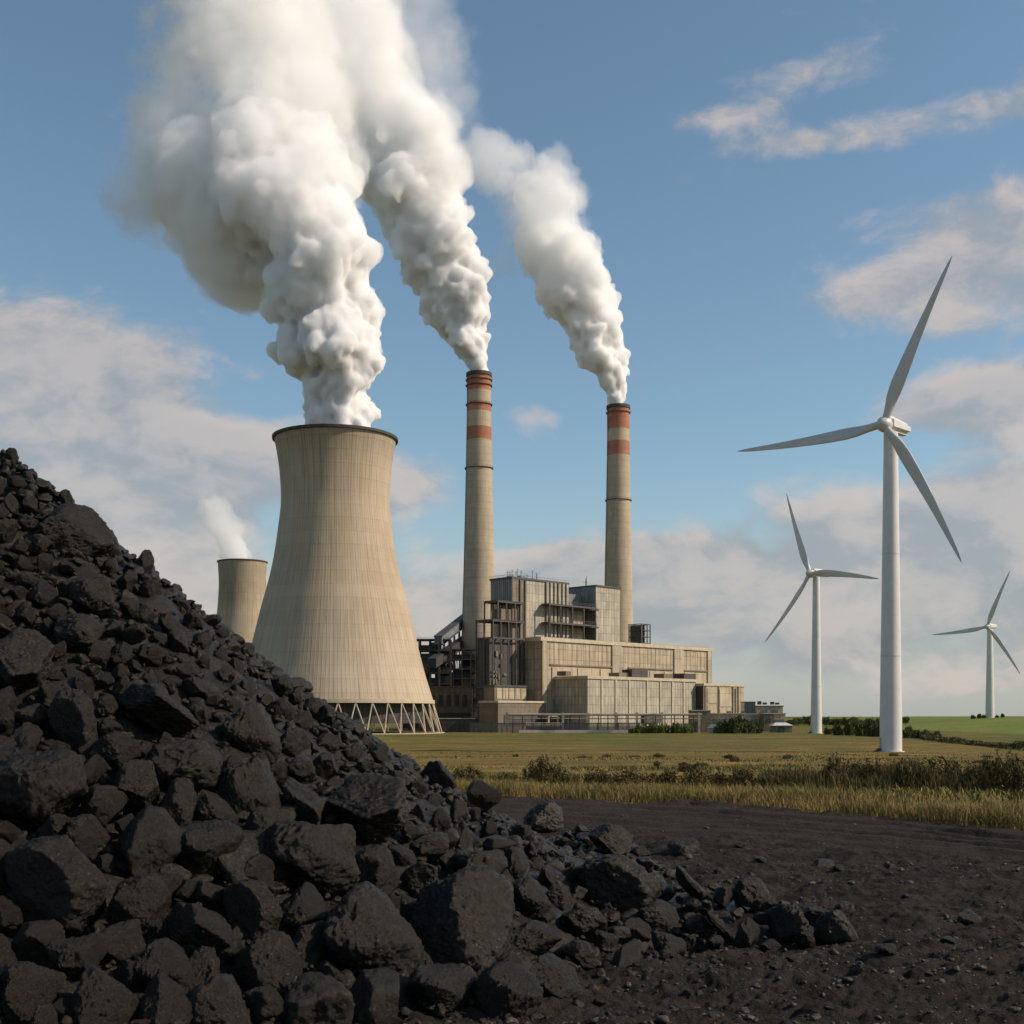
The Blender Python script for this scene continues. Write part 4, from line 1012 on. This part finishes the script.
# ------------------------------------------------------------------ grass and shrubs
def m_leaf(g):
    c = g.n('Attribute', attribute_name='tone').outputs['Color']
    return c, .75, None, {'Specular IOR Level': .15}
M['leaf'] = mat('leaf_and_blade', m_leaf)
def blades(name, x, y, z, h, wd, cols, lean=.35, seg=2, rg=None):
    rg = rg or np.random.default_rng(1); n = len(x); a = rg.uniform(0, 2*math.pi, n); b = rg.uniform(0, 2*math.pi, n)
    l = np.abs(rg.normal(0, lean, n))*h; base = np.c_[x, y, z]; side = np.c_[np.cos(a), np.sin(a), 0*a]*wd[:, None]*.5; ln = np.c_[np.cos(b)*l, np.sin(b)*l, 0*b]
    up = np.c_[0*h, 0*h, h]
    v = np.stack([base-side, base+side, base+.6*up+.35*ln+side*.75, base+.6*up+.35*ln-side*.75, base+up*.97+ln+side*.12, base+up*.97+ln-side*.12], 1).reshape(-1, 3)
    i = np.arange(n)[:, None]*6; f = np.concatenate([i+np.array([0, 1, 2, 3]), i+np.array([3, 2, 4, 5])])
    return np_mesh(name, v, f, False, np.repeat(cols, 6, axis=0))
rg = np.random.default_rng(21)
def straw_cols(n, g_=.35, dark=1.0):
    a = rg.random(n)[:, None]; s = np.array([.33, .225, .085]); s2 = np.array([.245, .168, .062]); o = np.array([.150, .130, .038])
    c = s*(1-a)+s2*a; m_ = (rg.random(n) < g_)[:, None]; c = np.where(m_, o, c); return c*rg.uniform(.75, 1.2, n)[:, None]*dark
n = 230000; x = rg.uniform(-26, 36, n); e = rg.gamma(2.0, 3.0, n)*(.6+.4*rg.random(n))-.25; y = edge_y(x)+e
cl = fbm(np.c_[x*.35, y*.35, 0*x], 4, 33); keep = (rg.random(n) < .55+.6*cl) & (e < 26) & (x < 36); x, y, cl, e = x[keep], y[keep], cl[keep], e[keep]
h = np.clip(.28+.20*cl+rg.normal(0, .10, len(x)), .10, .85)*(1-.25*sstep(e, 6, 20))*sstep(e, -.4, .8)+.08
g1 = straw_cols(len(x), .30); g1 = np.where((cl > .35)[:, None] & (rg.random(len(x)) < .5)[:, None], g1*np.array([.62, .74, .62]), g1)
tag(link('dry_grass', blades('dry_grass', x, y, zmeadow(x, y)-.02, h, rg.uniform(.008, .02, len(x))*(1+y/90), g1, .45, rg=rg), M['leaf']),
    'long dry straw coloured grass along the edge of the coal yard', 'grass', kind='stuff')
n = 90000; y = 46+rg.gamma(1.6, 38, n); x = rg.uniform(-.36, .66, n)*y; keep = (y > edge_y(x)+7) & (y < 262); x, y = x[keep], y[keep]
cl = fbm(np.c_[x*.12, y*.08, 0*x], 4, 35); keep = rg.random(len(x)) < .5+.9*cl; x, y, cl = x[keep], y[keep], cl[keep]
h = np.clip(.16+.12*cl+rg.normal(0, .06, len(x)), .06, .45)
g2 = straw_cols(len(x), .62); g2 = np.where((cl > .1)[:, None], g2*np.array([.72, .82, .7]), g2)
tag(link('meadow_tufts', blades('meadow_tufts', x, y, zmeadow(x, y)-.03, h, (.03+.0005*y+rg.uniform(0, .03, len(x))), g2, .8, rg=rg), M['leaf']),
    'tufts of olive and straw grass over the meadow', 'grass', kind='stuff')
r_ = np.random.default_rng(31); n = 34000; x = r_.uniform(12.5, 31, n); y = r_.normal(58.5, 2.2, n)-(x-20)*.12; cl = fbm(np.c_[x*.42, y*.30, 0*x], 4, 57); k_ = cl > r_.uniform(-.35, .35, n); x, y, cl = x[k_], y[k_], cl[k_]
h = np.clip(.62+.62*cl+r_.normal(0, .16, len(x)), .15, 1.6); a = r_.random(len(x))[:, None]; g3 = (np.array([.125, .098, .036])*a+np.array([.062, .054, .018])*(1-a))*r_.uniform(.7, 1.25, len(x))[:, None]
tag(link('brush_grass', blades('brush_grass', x, y, zmeadow(x, y)-.03, h, r_.uniform(.02, .05, len(x)), g3, .4, rg=r_), M['leaf']),
    'tall olive brown grass standing among the shrubs on the right of the meadow', 'grass', kind='stuff')
def shrub_mesh(name, seed, n=2600, leaf=.05, cols=((.045, .042, .015), (.085, .078, .026)), top=1.0, stalk=.0):
    """unit shrub: half width 1, height 1; leaf cards along upright sprays"""
    r = np.random.default_rng(seed); ns = 46; a = r.uniform(0, 2*math.pi, ns); rad = np.sqrt(r.random(ns))*.8
    bx_, by_ = rad*np.cos(a), rad*np.sin(a)*.7; hgt = (1-.62*rad**1.7)*r.uniform(.68, 1.06, ns)
    k = r.integers(0, ns, n); t = r.random(n)**.75
    cx = bx_[k]*(1+.25*t)+r.normal(0, .085, n)*(1-.35*t); cy_ = by_[k]*(1+.25*t)+r.normal(0, .085, n)*(1-.35*t); cz = hgt[k]*t
    d = r.normal(size=(n, 3)); d[:, 2] = np.abs(d[:, 2])*1.3; d /= np.linalg.norm(d, axis=1)[:, None]; u = np.cross(d, r.normal(size=(n, 3))); u /= np.linalg.norm(u, axis=1)[:, None]
    l = leaf*r.uniform(.7, 1.8, n)[:, None]; wv = u*l*.32; c = np.c_[cx, cy_, cz]
    v = np.stack([c-d*l, c+wv, c+d*l, c-wv], 1).reshape(-1, 3); f = np.arange(4*n).reshape(n, 4)
    m_ = r.random(n)[:, None]; ck = (np.array(cols[0])*(1-m_)+np.array(cols[1])*m_)*r.uniform(.8, 1.25, ns)[k][:, None]
    me = np_mesh(name, v, f, False, np.repeat(ck, 4, axis=0)); me.materials.append(M['leaf']); return me
OL = ((.042, .036, .013), (.120, .092, .032)); GR = ((.060, .080, .020), (.125, .155, .040)); DK = ((.048, .054, .020), (.115, .118, .042))
SHM = [shrub_mesh('foliage', 40+k, cols=OL) for k in range(4)]; SHG = [shrub_mesh('foliage', 60+k, 2000, .075, GR) for k in range(3)]; SHD = [shrub_mesh('foliage', 80+k, 2000, .085, DK) for k in range(3)]
stem = MB()
for k in range(7):
    a = k*2.4; stem.bar((.05*math.cos(a), .05*math.sin(a), -.15), (.42*math.cos(a), .3*math.sin(a), .62), .022, 5, .008)
STEM = bpy.data.meshes.new('stems'); STEM.from_pydata(stem.v, [], stem.f); M['bark'] = plain('grey_brown_bark', (.09, .07, .05), .9, .3, 3); STEM.materials.append(M['bark'])
def zground(x, y):
    x, y = np.array([x]), np.array([y]); return float(max(zmeadow(x, y)[0], zhill(x, y)[0] if x[0] > 95 else -99))
def shrub(px, d, wpx, hpx, protos, i, label, grp, name='shrub', cat='shrub'):
    x = (px-512)/F*d; t = thing(name, (x, d, zground(x, d)-.05), label, cat, grp, rz=(i*1.7) % 6.28)
    f = link('foliage', protos[i % len(protos)], None, t); s = link('stems', STEM, None, t); sx, sz = wpx*d/F*.5, hpx*d/F
    f.scale = (sx, sx*.85, sz); s.scale = (sx, sx*.85, sz); return t
ml = 'dark olive shrub in the row of brush along the right of the meadow'
for i, (px, d, w_, h_, lab) in enumerate([(545,66,44,31,'rounded olive shrub standing alone in the meadow below the steel frames'), (468,64,54,24,'low wide olive shrub beside the coal heap, in the meadow'), (432,66,44,20,'small olive shrub half hidden behind the skyline of the coal heap'),
    (598,66,44,16,'low olive shrub right of the lone rounded one'), (632,62,60,20,'spreading olive shrub in the meadow below the front annex'), (668,63,50,19,None), (700,62,54,22,None), (735,62,50,20,None),
    (836,58,42,34,None), (872,61,46,26,None), (905,57,40,30,None), (936,62,60,27,None), (972,57,36,27,None), (1004,55,50,38,None), (1040,53,50,34,None), (1075,52,60,36,None), (806,65,40,17,None), (770,66,36,14,None), (890,67,50,18,None), (955,59,34,22,None), (852,66,50,22,None),
    (1018,61,44,30,None), (922,58,24,20,None), (988,60,36,30,None), (505,67,34,13,None), (570,64,34,14,None)]):
    if px > 815: h_ *= 1.18
    shrub(px, d, w_, h_, SHM, i, lab or (ml if px > 760 else 'low olive shrub in the broken row of brush in the middle of the meadow'), 'shrubs in the meadow')
for i, (px, w_, h_) in enumerate([(642,16,10), (653,18,12), (664,18,11), (676,18,12), (687,16,10), (632,10,6)]):
    shrub(px, 556, w_, h_, SHG, i, 'fresh green shrub in the hedge at the foot of the power station', 'green shrubs by the power station')
for i, (px, d, w_, h_) in enumerate([(722,552,18,13), (735,550,24,19), (748,552,20,14), (757,556,16,11), (728,556,20,16), (742,560,18,19)]):
    shrub(px, d, w_, h_, SHD, i, 'dark green shrub in front of the low office row', 'dark shrubs by the offices')
rb_ = np.random.default_rng(77)
for i in range(26):
    d = float(rb_.uniform(78, 190)); px = float(rb_.uniform(500, 1020))
    shrub(px, d, rb_.uniform(.9, 2.2)*F/d, rb_.uniform(.35, .75)*F/d, SHM, i, 'tiny low shrub scattered over the open middle of the meadow', 'low shrubs far out in the meadow')
# trees: trunk with limbs, crown of leaf clumps
def crown_mesh(seed, cols):
    r = np.random.default_rng(seed); nc = 26; u = r.normal(size=(nc, 3)); u /= np.linalg.norm(u, axis=1)[:, None]; cc = u*r.uniform(.35, .9, nc)[:, None]*np.array([1, 1, .8])
    n = 1900; k = r.integers(0, nc, n); p = cc[k]+r.normal(0, .17, (n, 3)); d = r.normal(size=(n, 3)); d /= np.linalg.norm(d, axis=1)[:, None]; q = np.cross(d, r.normal(size=(n, 3))); q /= np.linalg.norm(q, axis=1)[:, None]
    l = r.uniform(.05, .12, n)[:, None]; v = np.stack([p-d*l, p+q*l*.6, p+d*l, p-q*l*.6], 1).reshape(-1, 3)
    m_ = r.random(n)[:, None]; ck = (np.array(cols[0])*(1-m_)+np.array(cols[1])*m_)*r.uniform(.75, 1.25, nc)[k][:, None]
    me = np_mesh('crown', v, np.arange(4*n).reshape(n, 4), False, np.repeat(ck, 4, axis=0)); me.materials.append(M['leaf']); return me
CRN = [crown_mesh(90+k, DK) for k in range(4)]
tr = MB().bar((0, 0, -.1), (.03, 0, 1.0), .075, 8, .04)
for k in range(6):
    a = k*1.05; tr.bar((.02, 0, .45+.08*k), (.55*math.cos(a), .55*math.sin(a), .95+.10*k), .03, 5, .01)
TRK = bpy.data.meshes.new('trunk'); TRK.from_pydata(tr.v, [], tr.f); TRK.materials.append(M['bark'])
def tree(px, d, wpx, hpx, i, label, grp):
    x = (px-512)/F*d; H = hpx*d/F; t = thing('tree', (x, d, zground(x, d)-.1), label, 'tree', grp, rz=i*1.3)
    k = link('trunk', TRK, None, t); k.scale = (H*.6, H*.6, H*.62); c = link('crown', CRN[i % 4], None, t); c.location = (0, 0, H*.58); c.scale = (wpx*d/F*.5, wpx*d/F*.5, H*.46); return t
rg = np.random.default_rng(4)
for i, px in enumerate(np.concatenate([np.linspace(788, 856, 20), np.linspace(846, 905, 12)])):
    tree(px+rg.uniform(-2, 2), rg.uniform(850, 1050) if i < 20 else rg.uniform(760, 900), rg.uniform(7, 13), rg.uniform(6, 11), i, 'dark tree in the distant treeline behind the turbines', 'trees of the far treeline')
for i, (px, d, w_, h_) in enumerate([(838,500,15,13), (850,495,18,15), (863,480,20,17), (873,470,18,19), (882,465,16,14), (828,520,10,8), (908,440,16,13), (917,432,14,10), (926,425,16,10), (936,420,12,9)]):
    shrub(px, d, w_, h_, SHD, i, 'dense dark shrub at the foot of the green hill near the biggest turbine', 'shrubs at the foot of the hill')
hd = thing('hedge', (0, 0, 0), 'long low dark hedge running along the foot of the green hill', 'hedge')
ypts = np.linspace(252, 425, 1500); xh = 131+.172*(ypts-332)+8*np.sin(ypts*.013)
r = np.random.default_rng(2); N = 16000; i_ = r.integers(0, 1500, N); px_ = xh[i_]+r.normal(0, .7, N); py_ = ypts[i_]+r.normal(0, .7, N)
zg = np.maximum(zmeadow(px_, py_), zhill(px_, py_)); hh = (1.25+.7*fbm(np.c_[py_*.09, px_*.02, 0*px_], 3, 3))*r.random(N)**.6
c = np.c_[px_, py_, zg+hh]; d = r.normal(size=(N, 3)); d /= np.linalg.norm(d, axis=1)[:, None]; q = np.cross(d, r.normal(size=(N, 3))); q /= np.linalg.norm(q, axis=1)[:, None]; l = r.uniform(.12, .3, N)[:, None]
me = np_mesh('foliage', np.stack([c-d*l, c+q*l*.6, c+d*l, c-q*l*.6], 1).reshape(-1, 3), np.arange(4*N).reshape(N, 4), False, np.repeat((np.array(DK[0])+r.random(N)[:, None]*(np.array(DK[1])-np.array(DK[0]))), 4, axis=0))
link('foliage', me, M['leaf'], hd)
for i, (px, w_, h_) in enumerate([(973,6,4.5), (979.5,7,5.5), (984,5,4), (997,4,3), (1002.5,5,4.5)]):
    shrub(px, 893, w_, h_, SHD, i, 'tiny round bush on the hill crest beside the smallest turbine', 'bushes on the hill crest')
